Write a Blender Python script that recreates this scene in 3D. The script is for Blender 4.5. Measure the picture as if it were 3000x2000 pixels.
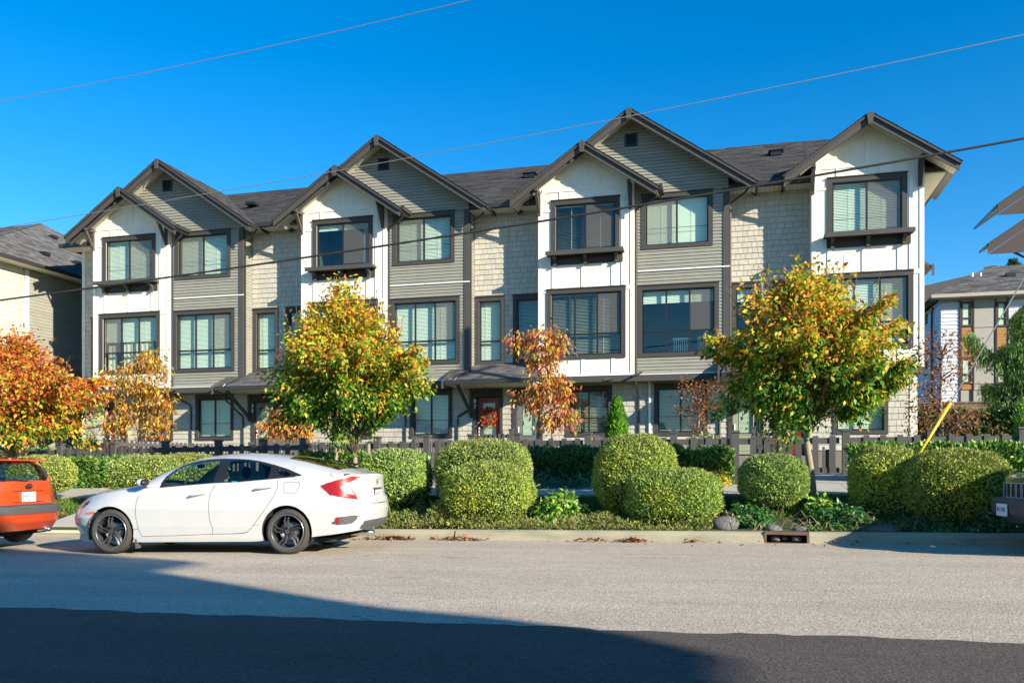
import bpy, math, random
import numpy as np
from mathutils import Vector, Matrix
random.seed(7); np.random.seed(7)
for o in list(bpy.data.objects): bpy.data.objects.remove(o)
SC = bpy.context.scene
COL = SC.collection
R = math.radians
# ------------------------------------------------------------------ camera, sky, sun, exposure
TH = math.atan(2500/9391); CT, ST = math.cos(TH), math.sin(TH)
EYE = 1.187
cam_d = bpy.data.cameras.new('camera'); cam = bpy.data.objects.new('camera', cam_d); COL.objects.link(cam)
cam.location = (0, 0, EYE); cam.rotation_euler = (R(90), 0, TH)
cam_d.sensor_width = 36; cam_d.lens = 30; cam_d.shift_y = 371/3000
cam_d.clip_start = .05; cam_d.clip_end = 2000
SC.camera = cam
AZ, EL = 62.0, 21.0
world = bpy.data.worlds.new('World'); SC.world = world; world.use_nodes = True
wn = world.node_tree; wn.nodes.clear()
sky = wn.nodes.new('ShaderNodeTexSky'); sky.sky_type = 'NISHITA'; sky.sun_disc = False
sky.sun_elevation = R(EL); sky.sun_rotation = R(180-AZ)
sky.altitude = 0; sky.air_density = 1.0; sky.dust_density = 0.1; sky.ozone_density = 4.0
hs = wn.nodes.new('ShaderNodeHueSaturation'); hs.inputs['Saturation'].default_value = 1.36; hs.inputs['Value'].default_value = 1.0
hs.inputs['Hue'].default_value = .5
bg = wn.nodes.new('ShaderNodeBackground'); bg.inputs['Strength'].default_value = 0.115
wo = wn.nodes.new('ShaderNodeOutputWorld')
wn.links.new(sky.outputs[0], hs.inputs['Color']); wn.links.new(hs.outputs[0], bg.inputs[0]); wn.links.new(bg.outputs[0], wo.inputs[0])
sl = bpy.data.lights.new('sun', 'SUN'); sl.energy = 5.0; sl.angle = R(.53); sl.color = (1.0, .90, .74)
so = bpy.data.objects.new('sun', sl); COL.objects.link(so)
sdir = Vector((math.sin(R(AZ))*math.cos(R(EL)), -math.cos(R(AZ))*math.cos(R(EL)), math.sin(R(EL))))
so.rotation_euler = sdir.to_track_quat('Z', 'Y').to_euler()
vs = SC.view_settings; vs.view_transform = 'Standard'; vs.look = 'None'; vs.exposure = 0.95; vs.gamma = 1.0; vs.use_curve_mapping = False
SC.render.engine = 'CYCLES'
SC.cycles.max_bounces = 8; SC.cycles.transparent_max_bounces = 16

# ------------------------------------------------------------------ materials
MATS = {}
def mat(name, col, rough=.7, var=.0, vscale=6.0, bump=.0, bscale=40., metal=0., rnd=.0, spec=.5, coat=0., vcol=False, trans=0., streak=None, col2=None, emit=None):
    if name in MATS: return MATS[name]
    m = bpy.data.materials.new(name); m.use_nodes = True; MATS[name] = m
    nt = m.node_tree; n = nt.nodes; l = nt.links; b = n['Principled BSDF']
    b.inputs['Roughness'].default_value = rough; b.inputs['Metallic'].default_value = metal
    b.inputs['Specular IOR Level'].default_value = spec
    if coat: b.inputs['Coat Weight'].default_value = coat; b.inputs['Coat Roughness'].default_value = .03
    src = None
    if vcol:
        a = n.new('ShaderNodeVertexColor'); a.layer_name = 'Col'; src = a.outputs[0]
    else:
        rgb = n.new('ShaderNodeRGB'); rgb.outputs[0].default_value = (*col, 1); src = rgb.outputs[0]
    tc = n.new('ShaderNodeTexCoord')
    vec = tc.outputs['Object']
    geo = n.new('ShaderNodeNewGeometry'); vec = geo.outputs['Position']
    if var:
        mp = n.new('ShaderNodeMapping'); l.new(vec, mp.inputs[0])
        if streak: mp.inputs['Scale'].default_value = streak
        nz = n.new('ShaderNodeTexNoise'); nz.inputs['Scale'].default_value = vscale; nz.inputs['Detail'].default_value = 6
        nz.inputs['Roughness'].default_value = .65
        l.new(mp.outputs[0], nz.inputs['Vector'])
        if col2:
            mx = n.new('ShaderNodeMix'); mx.data_type = 'RGBA'; l.new(src, mx.inputs[6]); mx.inputs[7].default_value = (*col2, 1)
            rp = n.new('ShaderNodeMapRange'); rp.inputs['From Min'].default_value = .42; rp.inputs['From Max'].default_value = .68; rp.inputs['To Max'].default_value = var
            l.new(nz.outputs[0], rp.inputs[0]); l.new(rp.outputs[0], mx.inputs[0]); src = mx.outputs[2]
        else:
            rp = n.new('ShaderNodeMapRange'); rp.inputs['From Min'].default_value = .3; rp.inputs['From Max'].default_value = .7
            rp.inputs['To Min'].default_value = 1-var; rp.inputs['To Max'].default_value = 1+var
            l.new(nz.outputs[0], rp.inputs[0])
            mm = n.new('ShaderNodeVectorMath'); mm.operation = 'SCALE'; l.new(src, mm.inputs[0]); l.new(rp.outputs[0], mm.inputs['Scale']); src = mm.outputs[0]
    if rnd:
        oi = n.new('ShaderNodeObjectInfo'); rp = n.new('ShaderNodeMapRange')
        rp.inputs['To Min'].default_value = 1-rnd; rp.inputs['To Max'].default_value = 1+rnd
        l.new(oi.outputs['Random'], rp.inputs[0])
        mm = n.new('ShaderNodeVectorMath'); mm.operation = 'SCALE'; l.new(src, mm.inputs[0]); l.new(rp.outputs[0], mm.inputs['Scale']); src = mm.outputs[0]
    l.new(src, b.inputs['Base Color'])
    if bump:
        nb = n.new('ShaderNodeTexNoise'); nb.inputs['Scale'].default_value = bscale; nb.inputs['Detail'].default_value = 5
        l.new(vec, nb.inputs['Vector'])
        bp = n.new('ShaderNodeBump'); bp.inputs['Strength'].default_value = bump; bp.inputs['Distance'].default_value = .02
        l.new(nb.outputs[0], bp.inputs['Height']); l.new(bp.outputs[0], b.inputs['Normal'])
    if trans:
        tl = n.new('ShaderNodeBsdfTranslucent'); l.new(src, tl.inputs[0]); ms = n.new('ShaderNodeMixShader'); ms.inputs[0].default_value = trans
        l.new(b.outputs[0], ms.inputs[1]); l.new(tl.outputs[0], ms.inputs[2]); l.new(ms.outputs[0], n['Material Output'].inputs[0])
    return m
def glass(name, tint=(.85, .93, .9), base=.06, ior=1.5):
    if name in MATS: return MATS[name]
    m = bpy.data.materials.new(name); m.use_nodes = True; MATS[name] = m
    nt = m.node_tree; n = nt.nodes; l = nt.links; n.remove(n['Principled BSDF'])
    t = n.new('ShaderNodeBsdfTransparent'); t.inputs[0].default_value = (*tint, 1)
    g = n.new('ShaderNodeBsdfGlossy'); g.inputs['Roughness'].default_value = .02
    f = n.new('ShaderNodeFresnel')
    g0 = n.new('ShaderNodeNewGeometry'); mi = n.new('ShaderNodeMapRange'); mi.inputs['To Min'].default_value = ior; mi.inputs['To Max'].default_value = 1/ior
    l.new(g0.outputs['Backfacing'], mi.inputs[0]); l.new(mi.outputs[0], f.inputs['IOR'])
    ad = n.new('ShaderNodeMath'); ad.operation = 'ADD'; ad.inputs[1].default_value = base; l.new(f.outputs[0], ad.inputs[0])
    nz = n.new('ShaderNodeTexNoise'); nz.inputs['Scale'].default_value = .8
    geo = n.new('ShaderNodeNewGeometry'); l.new(geo.outputs['Position'], nz.inputs['Vector'])
    bp = n.new('ShaderNodeBump'); bp.inputs['Strength'].default_value = .12; bp.inputs['Distance'].default_value = .02; l.new(nz.outputs[0], bp.inputs['Height']); l.new(bp.outputs[0], g.inputs['Normal'])
    ms = n.new('ShaderNodeMixShader'); l.new(ad.outputs[0], ms.inputs[0]); l.new(t.outputs[0], ms.inputs[1]); l.new(g.outputs[0], ms.inputs[2])
    l.new(ms.outputs[0], n['Material Output'].inputs[0]); return m
M_CREAM = mat('cream_panel', (.80, .76, .655), .75, .07, 2.2, .05, 60, streak=(1.6, 1, .25))
M_CREAMB = mat('cream_batten', (.82, .78, .675), .7, .03, 3)
M_SOFF = mat('soffit_vinyl', (.66, .63, .52), .6, .04, 4)
M_SID = mat('sage_siding', (.27, .265, .215), .65, .08, 2.5, .12, 50, rnd=.06)
M_SIDW = mat('sage_sheathing', (.10, .105, .075), .8)
M_SHI = mat('taupe_shingle', (.50, .465, .385), .8, .06, 5, .15, 70, rnd=.07)
M_SHIW = mat('taupe_sheathing', (.20, .18, .14), .85)
M_TRIM = mat('charcoal_trim', (.052, .048, .044), .75, .12, 7, .05, 60)
M_TRIML = mat('charcoal_beam', (.064, .060, .056), .75, .10, 4, .05, 60)
M_BLK = mat('black_vinyl', (.016, .017, .019), .4)
M_GUT = mat('gutter_metal', (.035, .035, .036), .35, .1, 5)
M_ROOFV = mat('asphalt_shingle', (.1, .1, .1), .95, .12, 9, .3, 60, vcol=True)
M_WHITE = mat('white_flashing', (.78, .78, .76), .4)
M_BLIND = mat('blind_slat', (.86, .90, .78), .5)
M_BLIND2 = mat('blind_slat_grey', (.55, .56, .50), .5)
M_CURT = mat('curtain_cloth', (.62, .58, .47), .9, .1, 9)
M_DARK = mat('dark_interior', (.02, .022, .025), .9)
M_GLASS = glass('window_glass',(.93,.98,.95),.01)
M_SCREEN = mat('insect_screen', (.16, .16, .15), .9)
M_RED = mat('red_door_paint', (.22, .022, .018), .4, .05, 4)
M_GREY = mat('grey_door_paint', (.16, .165, .16), .45)
M_SAGE = mat('sage_door_paint', (.30, .33, .22), .45)
M_FENCE = mat('fence_stain', (.078, .074, .071), .7, .18, 6, .2, 60, rnd=.10, streak=(6, 6, 1))
M_CONC = mat('pavement_concrete', (.46, .43, .36), .9, .08, 2.2, .2, 90)
M_KERB = mat('kerb_concrete', (.38, .35, .25), .9, .8, 2.2, .25, 80, col2=(.22, .21, .15), streak=(.6, 1, 3))
M_STEEL = mat('rusty_steel', (.20, .12, .09), .6, .3, 12, metal=.5)
M_MULCH = mat('bark_mulch', (.045, .030, .020), .95, .5, 22, .8, 60)
M_LEAF = mat('leaf', (1, 1, 1), .5, vcol=True, trans=.45, spec=.35)
M_BLEAF = mat('small_leaf', (1, 1, 1), .6, vcol=True, trans=.18, spec=.25)
M_GLEAF = mat('glossy_leaf', (1, 1, 1), .42, vcol=True, trans=.15, spec=.4)
M_BARK = mat('smooth_bark', (.30, .245, .17), .85, .3, 14, .4, 50, streak=(1, 1, 5))
M_TWIG = mat('twig_bark', (.16, .12, .08), .9, .2, 10)
M_ROCK = mat('granite_rock', (.13, .13, .125), .85, .45, 20, .5, 25)
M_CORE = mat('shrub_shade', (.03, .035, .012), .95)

# ------------------------------------------------------------------ object helpers
def empty(name, loc, label=None, cat=None, group=None, rz=0):
    o = bpy.data.objects.new(name, None); o.empty_display_size = .2; COL.objects.link(o)
    o.location = loc; o.rotation_euler = (0, 0, rz)
    return tag(o, label, cat, group)
def tag(o, label=None, cat=None, group=None, kind=None):
    if label: o['label'] = label
    if cat: o['category'] = cat
    if group: o['group'] = group
    if kind: o['kind'] = kind
    return o
def wpos(o):
    v = Vector((0, 0, 0))
    while o is not None: v += o.location; o = o.parent
    return v
def link(name, me, parent=None, m=None, kind=None):
    """mesh given in world coordinates; stored relative to the parent's origin"""
    if m is not None and not me.materials: me.materials.append(m)
    if parent is not None:
        p = wpos(parent); me.transform(Matrix.Translation(-p))
    o = bpy.data.objects.new(name, me); COL.objects.link(o); o.parent = parent
    if kind: o['kind'] = kind
    return o
class MB:
    def __init__(s): s.v = []; s.f = []; s.sm = False
    def add(s, vs, fs):
        b = len(s.v); s.v += [tuple(p) for p in vs]; s.f += [tuple(b+i for i in f) for f in fs]; return s
    def box(s, x0, x1, y0, y1, z0, z1):
        return s.add([(x0,y0,z0),(x1,y0,z0),(x1,y1,z0),(x0,y1,z0),(x0,y0,z1),(x1,y0,z1),(x1,y1,z1),(x0,y1,z1)],
                     [(0,3,2,1),(4,5,6,7),(0,1,5,4),(1,2,6,5),(2,3,7,6),(3,0,4,7)])
    def prism(s, poly, y0, y1):      # poly of (x,z), counter-clockwise seen from -Y
        n = len(poly); v = [(x,y0,z) for x,z in poly]+[(x,y1,z) for x,z in poly]
        return s.add(v, [tuple(range(n)), tuple(range(2*n-1,n-1,-1))]+[(i,i+n,(i+1)%n+n,(i+1)%n) for i in range(n)])
    def prismx(s, poly, x0, x1):     # poly of (y,z)
        n = len(poly); v = [(x0,y,z) for y,z in poly]+[(x1,y,z) for y,z in poly]
        return s.add(v, [tuple(range(n-1,-1,-1)), tuple(range(n,2*n))]+[(i,(i+1)%n,(i+1)%n+n,i+n) for i in range(n)])
    def prismz(s, poly, z0, z1):
        n = len(poly); v = [(x,y,z0) for x,y in poly]+[(x,y,z1) for x,y in poly]
        return s.add(v, [tuple(range(n-1,-1,-1)), tuple(range(n,2*n))]+[(i,(i+1)%n,(i+1)%n+n,i+n) for i in range(n)])
    def tube(s, pts, r, n=8, cap=True):
        pts = [Vector(p) for p in pts]; rs = r if isinstance(r,(list,tuple)) else [r]*len(pts)
        v = []; f = []
        for i,p in enumerate(pts):
            d = (pts[min(i+1,len(pts)-1)]-pts[max(i-1,0)]).normalized()
            a = Vector((0,0,1)) if abs(d.z) < .9 else Vector((1,0,0))
            u = d.cross(a).normalized(); w = d.cross(u)
            for k in range(n):
                t = 2*math.pi*k/n; v.append(p+(u*math.cos(t)+w*math.sin(t))*rs[i])
        for i in range(len(pts)-1):
            for k in range(n): f.append((i*n+k, i*n+(k+1)%n, (i+1)*n+(k+1)%n, (i+1)*n+k))
        if cap: f.append(tuple(range(n-1,-1,-1))); f.append(tuple(len(v)-n+k for k in range(n)))
        return s.add(v, f)
    def bar(s, a, b, w, h):          # rectangular bar, w horizontal across, h the other way
        a = Vector(a); b = Vector(b); d = (b-a).normalized()
        up = Vector((0,0,1)) if abs(d.z) < .95 else Vector((0,1,0))
        u = d.cross(up).normalized()*(w/2); q = u.normalized().cross(d)*(h/2)
        v = [a-u-q,a+u-q,a+u+q,a-u+q,b-u-q,b+u-q,b+u+q,b-u+q]
        return s.add(v, [(0,1,2,3),(7,6,5,4),(0,4,5,1),(1,5,6,2),(2,6,7,3),(3,7,4,0)])
    def ball(s, c, r, nu=16, nv=10):
        rx,ry,rz = r if isinstance(r,(tuple,list)) else (r,r,r); v=[]; f=[]
        for j in range(nv+1):
            t = math.pi*j/nv
            for i in range(nu):
                a = 2*math.pi*i/nu; v.append((c[0]+rx*math.sin(t)*math.cos(a), c[1]+ry*math.sin(t)*math.sin(a), c[2]+rz*math.cos(t)))
        for j in range(nv):
            for i in range(nu): f.append((j*nu+i,(j+1)*nu+i,(j+1)*nu+(i+1)%nu,j*nu+(i+1)%nu))
        return s.add(v,f)
    def mesh(s, name='mesh', smooth=False):
        me = bpy.data.meshes.new(name); me.from_pydata(s.v, [], s.f); me.update()
        if smooth: me.shade_smooth()
        return me
    def build(s, name, m, parent=None, kind=None, smooth=False):
        return link(name, s.mesh(name, smooth), parent, m, kind)
def box(name, m, parent, x0, x1, y0, y1, z0, z1, kind=None): return MB().box(x0,x1,y0,y1,z0,z1).build(name, m, parent, kind)
# shared-mesh pieces -------------------------------------------------
SH = {}
def shared(key, m):
    k = (key, m.name)
    if k in SH: return SH[k]
    b = MB()
    if key == 'lap':      # lapped board / shingle: unit 1x1, bottom edge proud
        b.add([(0,-.020,0),(1,-.020,0),(1,-.004,1),(0,-.004,1),(0,.004,0),(1,.004,0),(1,.004,1),(0,.004,1)],
              [(0,1,2,3),(0,4,5,1),(1,5,6,2),(2,6,7,3),(3,7,4,0)])
    elif key == 'bat': b.box(0,1,-.022,.002,0,1)
    elif key == 'unit': b.box(0,1,0,1,0,1)
    elif key == 'pick':   # fence picket, top edges eased
        b.prism([(0,0),(1,0),(1,.985),(.9,1),(.1,1),(0,.985)],0,1)
    me = b.mesh(key); me.materials.append(m); SH[k] = me; return me
def piece(name, key, m, parent, x, y, z, sx, sy, sz, rz=0):
    o = bpy.data.objects.new(name, shared(key, m)); COL.objects.link(o); o.parent = parent
    p = wpos(parent); o.location = (x-p.x, y-p.y, z-p.z); o.scale = (sx, sy, sz); o.rotation_euler = (0, 0, rz)
    return o
def walls(rect, holes, y0, y1, mb=None):
    """front wall with openings, as boxes"""
    mb = mb or MB(); X0,X1,Z0,Z1 = rect
    xs = sorted({X0,X1,*[min(max(h[k],X0),X1) for h in holes for k in (0,1)]}); zs = sorted({Z0,Z1,*[min(max(h[k],Z0),Z1) for h in holes for k in (2,3)]})
    for a,b in zip(xs,xs[1:]):
        run = None
        for c,d in zip(zs,zs[1:]):
            cx,cz=(a+b)/2,(c+d)/2
            if any(h[0]<cx<h[1] and h[2]<cz<h[3] for h in holes):
                if run is not None: mb.box(a,b,y0,y1,run,c); run=None
            elif run is None: run=c
        if run is not None: mb.box(a,b,y0,y1,run,Z1)
    return mb
def free(xa, xb, z0, z1, holes):
    segs=[(xa,xb)]
    for h in holes:
        if min(h[3],z1)-max(h[2],z0) > .35*(z1-z0):
            ns=[]
            for a,b in segs:
                if h[1]<=a or h[0]>=b: ns.append((a,b)); continue
                if h[0]>a: ns.append((a,h[0]))
                if h[1]<b: ns.append((h[1],b))
            segs=ns
    return [s for s in segs if s[1]-s[0]>.02]
def boards(parent, xa, xb, z0, z1, y, holes, clip=None, h=.107):
    z=z0
    while z < z1-.01:
        hh=min(h,z1-z)
        a,b=xa,xb
        if clip: a,b=clip(z+hh*.5)
        if b-a>.05:
            for s in free(a,b,z,z+hh,holes): piece('siding_board','lap',M_SID,parent,s[0],y,z,s[1]-s[0],1.5,hh-.004)
        z+=h
def boards_side(parent, x, ya, yb, z0, z1, h=.107):
    z=z0
    while z<z1-.01: piece('siding_board','lap',M_SID,parent,x,ya,z,yb-ya,1.15,min(h,z1-z),R(90)); z+=h
def shingles(parent, xa, xb, z0, z1, y, holes, h=.182, m=None, rng=random):
    z=z0; k=0
    while z<z1-.02:
        hh=min(h,z1-z); x=xa-rng.uniform(0,.2)
        while x<xb:
            w=rng.choice([.15,.2,.24,.3]); a=max(x,xa); b=min(x+w,xb)
            if b-a>.02:
                for s in free(a,b,z,z+hh,holes): piece('wall_shingle','lap',m or M_SHI,parent,s[0]+.005,y,z,s[1]-s[0]-.010,1.4,hh-.004)
            x+=w
        z+=h; k+=1
def np_mesh(name, V, F, cols=None, smooth=False):
    V=np.asarray(V,dtype=np.float32); F=np.asarray(F,dtype=np.int32); k=F.shape[1]
    me=bpy.data.meshes.new(name); me.vertices.add(len(V)); me.vertices.foreach_set('co',V.ravel())
    me.loops.add(F.size); me.loops.foreach_set('vertex_index',F.ravel()); me.polygons.add(len(F))
    me.polygons.foreach_set('loop_start',np.arange(0,F.size,k,dtype=np.int32)); me.polygons.foreach_set('loop_total',np.full(len(F),k,dtype=np.int32))
    me.update(calc_edges=True)
    if cols is not None:
        c=np.ones((len(V),4),dtype=np.float32); c[:,:3]=cols
        ca=me.color_attributes.new('Col','FLOAT_COLOR','POINT'); ca.data.foreach_set('color',c.ravel())
    if smooth: me.shade_smooth()
    return me
def roof_field(name, parent, O, U, Vd, L, rngf, m=M_ROOFV, cs=.15, tab=(.22,.42), base=(.040,.040,.042), kind='stuff', pieces=False):
    """courses of asphalt shingle tabs on a slope. O origin at the eave, U unit along the eave, Vd unit up the slope, L slope length, rngf(v)->(u0,u1)"""
    O=Vector(O);U=Vector(U).normalized();Vd=Vector(Vd).normalized();N=U.cross(Vd).normalized()
    if N.z<0: N=-N
    V=[];F=[];C=[];v=0
    rg=random.Random(hash((round(O.x,2),round(O.y,2)))&0xffff)
    while v<L:
        a,b=rngf(v); u=a-rg.uniform(0,tab[0])
        while u<b:
            w=rg.uniform(*tab); ua=max(u,a); ub=min(u+w,b); t=rg.choice([.008,.012,.018])
            if ub-ua>.02:
                g=len(V); v1=min(v+cs+.02,L)
                for (uu,vv,nn) in ((ua,v,0),(ub-.006,v,0),(ub-.006,v,t),(ua,v,t),(ub-.006,v1,.004),(ua,v1,.004)):
                    V.append(O+U*uu+Vd*vv+N*nn)
                F+=[(g,g+1,g+2,g+3),(g+3,g+2,g+4,g+5)]
                k=rg.uniform(.55,1.5); C+=[(base[0]*k,base[1]*k,base[2]*k)]*6
            u+=w
        v+=cs
    if not V: return None
    if pieces:
        for i in range(0,len(F),2):
            g=F[i][0]; me=np_mesh('shingle',[tuple(p) for p in V[g:g+6]],[(0,1,2,3),(3,2,4,5)],C[g:g+6]); link('roof_shingle',me,parent,m)
        return None
    return link(name, np_mesh(name,[tuple(p) for p in V],F,C), parent, m, kind)
def text_obj(name, s, size, m, parent, loc, rot, ext=.004, bold=0.0, sx=1.0):
    cu=bpy.data.curves.new(name,'FONT'); cu.body=s; cu.size=size; cu.extrude=ext; cu.align_x='CENTER'; cu.align_y='CENTER'; cu.offset=bold
    t=bpy.data.objects.new(name,cu); me=bpy.data.meshes.new_from_object(t); bpy.data.objects.remove(t); me.name=name
    me.transform(Matrix.Diagonal((sx,1,1,1)))
    me.materials.clear(); me.materials.append(m)
    o=bpy.data.objects.new(name,me); COL.objects.link(o); o.parent=parent
    o.location=Vector(loc)-(wpos(parent) if parent else Vector((0,0,0))); o.rotation_euler=rot; return o

# ------------------------------------------------------------------ terrain
KY=13.45
def road_z(x): return -.022+.0125*(x+6.1)
def sstep(a,b,v): t=min(max((v-a)/(b-a),0),1); return t*t*(3-2*t)
PROF=[(13.45,0),(13.6,.165),(13.85,.19),(14.7,.42),(15.4,.63),(15.5,.646),(17.2,.786),(17.3,.79),(19.5,.946),(21,1.03),(28,1.06),(60,1.06)]
def gz(x,y):
    b=0
    for (a,za),(c,zc) in zip(PROF,PROF[1:]):
        if a<=y<=c: b=za+(zc-za)*(y-a)/(c-a)
    if y>60: b=1.06
    s=.0125*(1-sstep(17,20,y))+.006*sstep(17,20,y)
    xx=max(min(x,60),-60)
    return .054+b+s*xx
M_GROUND = mat('soil_and_turf', (.045, .075, .018), .95, .5, 9, .6, 70, col2=(.05, .038, .022))
def sheet(name, xs, ys, zf, m, kind='structure', parent=None):
    V=[(x,y,zf(x,y)) for y in ys for x in xs]; n=len(xs)
    F=[(j*n+i,j*n+i+1,(j+1)*n+i+1,(j+1)*n+i) for j in range(len(ys)-1) for i in range(n-1)]
    return link(name, np_mesh(name,V,F), parent, m, kind)
XS=[-900,-300,-120,-60]+[-60+2*i for i in range(1,60)]+[60,120,300,900]
sheet('ground', XS, [-600,-200,-60,-20,-5,5,13.44], lambda x,y: road_z(max(min(x,60),-60))-.10, M_GROUND)
sheet('garden_ground', XS, [13.57,13.6,13.85,14.2,14.7,15.4,15.5,17.2,17.3,18.4,19.5,21,24,28,40,60,150,900], gz, M_GROUND)
# road: worn pale asphalt and a darker resurfaced strip
def asphalt(name, c1, c2, c3, gr, mot):
    m=bpy.data.materials.new(name); m.use_nodes=True; nt=m.node_tree; n=nt.nodes; l=nt.links; b=n['Principled BSDF']; b.inputs['Roughness'].default_value=.92; b.inputs['Specular IOR Level'].default_value=.25
    g=n.new('ShaderNodeNewGeometry')
    def noise(s,d=4,sc=None,r=.6):
        z=n.new('ShaderNodeTexNoise'); z.inputs['Scale'].default_value=s; z.inputs['Detail'].default_value=d; z.inputs['Roughness'].default_value=r
        if sc:
            mp=n.new('ShaderNodeMapping'); mp.inputs['Scale'].default_value=sc; l.new(g.outputs['Position'],mp.inputs[0]); l.new(mp.outputs[0],z.inputs['Vector'])
        else: l.new(g.outputs['Position'],z.inputs['Vector'])
        return z
    a=noise(.9,6,(.35,1.2,1)); f=noise(gr,3,None,.8); p=n.new('ShaderNodeTexVoronoi'); p.inputs['Scale'].default_value=gr*.55; l.new(g.outputs['Position'],p.inputs['Vector'])
    st=noise(1.3,5,(.5,2.2,1))
    def mix(fac,ca,cb):
        x=n.new('ShaderNodeMix'); x.data_type='RGBA'; l.new(fac,x.inputs[0])
        for i,c in ((6,ca),(7,cb)):
            if isinstance(c,tuple): x.inputs[i].default_value=(*c,1)
            else: l.new(c,x.inputs[i])
        return x.outputs[2]
    def rng(o,a0,a1,b0=0,b1=1):
        r=n.new('ShaderNodeMapRange'); r.inputs[1].default_value=a0; r.inputs[2].default_value=a1; r.inputs[3].default_value=b0; r.inputs[4].default_value=b1; l.new(o,r.inputs[0]); return r.outputs[0]
    base=mix(rng(a.outputs[0],.35,.65),c1,c2)
    tr=noise(1.0,3,(.06,1.1,1)); base=mix(rng(tr.outputs[0],.45,.70,0,.35),base,tuple(k*1.18 for k in c1))
    base=mix(rng(st.outputs[0],.60,.74,0,mot),base,c3)
    def vor(sc,feat='F1',vec=None):
        q=n.new('ShaderNodeTexVoronoi'); q.inputs['Scale'].default_value=sc; q.feature=feat; l.new(vec or g.outputs['Position'],q.inputs['Vector']); return q
    def gain(colsock,valsock,lo,hi):
        r=rng(valsock,0,1,lo,hi); m_=n.new('ShaderNodeVectorMath'); m_.operation='SCALE'; l.new(colsock,m_.inputs[0]); l.new(r,m_.inputs['Scale']); return m_.outputs[0]
    for sc,am in ((30,.10),(62,.20),(120,.18)):
        q=vor(sc); sp=n.new('ShaderNodeSeparateColor'); l.new(q.outputs['Color'],sp.inputs[0]); base=gain(base,sp.outputs[0],1-am,1+am)
    dk=vor(9.0); sd=n.new('ShaderNodeSeparateColor'); l.new(dk.outputs['Color'],sd.inputs[0])      # scattered dark pits
    mm=n.new('ShaderNodeMath'); mm.operation='MULTIPLY'; l.new(rng(sd.outputs[1],.86,.9),mm.inputs[0]); l.new(rng(dk.outputs['Distance'],.02,.10,.8,0),mm.inputs[1]); base=mix(mm.outputs[0],base,tuple(k*.35 for k in c3))
    wv=n.new('ShaderNodeVectorMath'); wv.operation='ADD'; wn_=noise(1.7,4); wsc=n.new('ShaderNodeVectorMath'); wsc.operation='SCALE'; wsc.inputs['Scale'].default_value=.9; l.new(wn_.outputs['Color'],wsc.inputs[0]); l.new(g.outputs['Position'],wv.inputs[0]); l.new(wsc.outputs[0],wv.inputs[1])
    ck=vor(.33,'DISTANCE_TO_EDGE',wv.outputs[0]); cm=noise(.35,2); m2=n.new('ShaderNodeMath'); m2.operation='MULTIPLY'; l.new(rng(ck.outputs['Distance'],.0,.0035,.75,0),m2.inputs[0]); l.new(rng(cm.outputs[0],.52,.58),m2.inputs[1])
    vc=mix(m2.outputs[0],base,tuple(k*.3 for k in c3))
    l.new(vc,b.inputs['Base Color'])
    bp=n.new('ShaderNodeBump'); bp.inputs['Strength'].default_value=.9; bp.inputs['Distance'].default_value=.02; l.new(f.outputs[0],bp.inputs['Height']); l.new(bp.outputs[0],b.inputs['Normal'])
    return m
M_ROAD=asphalt('worn_asphalt',(.55,.47,.365),(.46,.39,.30),(.28,.23,.18),40,.5)
M_NEW=asphalt('new_asphalt',(.128,.105,.088),(.104,.086,.073),(.045,.04,.038),45,.4)
rs=[-900,-200,-60,-20,0,20,60,200,900]
sheet('road', rs, [-3.2,0,6,13.45], lambda x,y: road_z(max(min(x,60),-60)), M_ROAD)
V=[];F=[];xx=[-60+.12*i for i in range(0,720)]
for i,x in enumerate(xx):
    e=6.06+.02*math.sin(x*3.1)+.018*math.sin(x*9.7+1)+.012*math.sin(x*23+2)+random.uniform(-.012,.012)+(.04*math.sin(x*1.3) if x>-1 else 0)
    V+=[(x,-3.2,road_z(x)+.006),(x,e-.05,road_z(x)+.006),(x,e,road_z(x)+.001)]
    if i: g=3*(i-1); F+=[(g,g+3,g+4,g+1),(g+1,g+4,g+5,g+2)]
link('new_asphalt_strip', np_mesh('strip',V,F), None, M_NEW, 'structure')
# kerb in cast segments with a steel framed drain inlet
kerb=empty('kerb',(0,KY,.05)); kerb['kind']='structure'
KP=[(0,0),(.012,.10),(.03,.145),(.06,.163),(.155,.168),(.155,-.25),(0,-.25)]
def kerb_seg(x0,x1,name='kerb_segment',m=M_KERB,prof=KP):
    b=MB(); n=max(1,int((x1-x0)/1.5)); V=[]; k=len(prof)
    for i in range(n+1):
        x=x0+(x1-x0)*i/n
        V+=[(x,KY+p,road_z(x)+q) for p,q in prof]
    F=[tuple(range(k-1,-1,-1)),tuple(range(n*k,n*k+k))]
    for i in range(n):
        for j in range(k): F.append((i*k+j,i*k+(j+1)%k,(i+1)*k+(j+1)%k,(i+1)*k+j))
    b.add(V,F); b.build(name,m,kerb)
joints=[-60,-50,-42,-34,-26,-19,-12.6,-8.6,-4.28,-1.42+.0,-.01]
XI0,XI1=.37,1.01
for a,b_ in [(-60,-42),(-42,-26),(-26,-19),(-19,-13.1),(-11.8,-8.6),(-8.6,-4.59),(-4.56,XI0-.005),(XI1+.005,4.6),(4.63,9),(9.03,30)]: kerb_seg(a,b_)
kerb_seg(-13.1,-11.8,prof=[(0,0),(.02,.03),(.06,.045),(.155,.05),(.155,-.25),(0,-.25)])
inlet=empty('drain_inlet',(XI0,KY,road_z(XI0)),'rusty steel framed kerb inlet with cobbles behind it, left of the shaded kerb','drain')
zr=road_z(.7)
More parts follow.
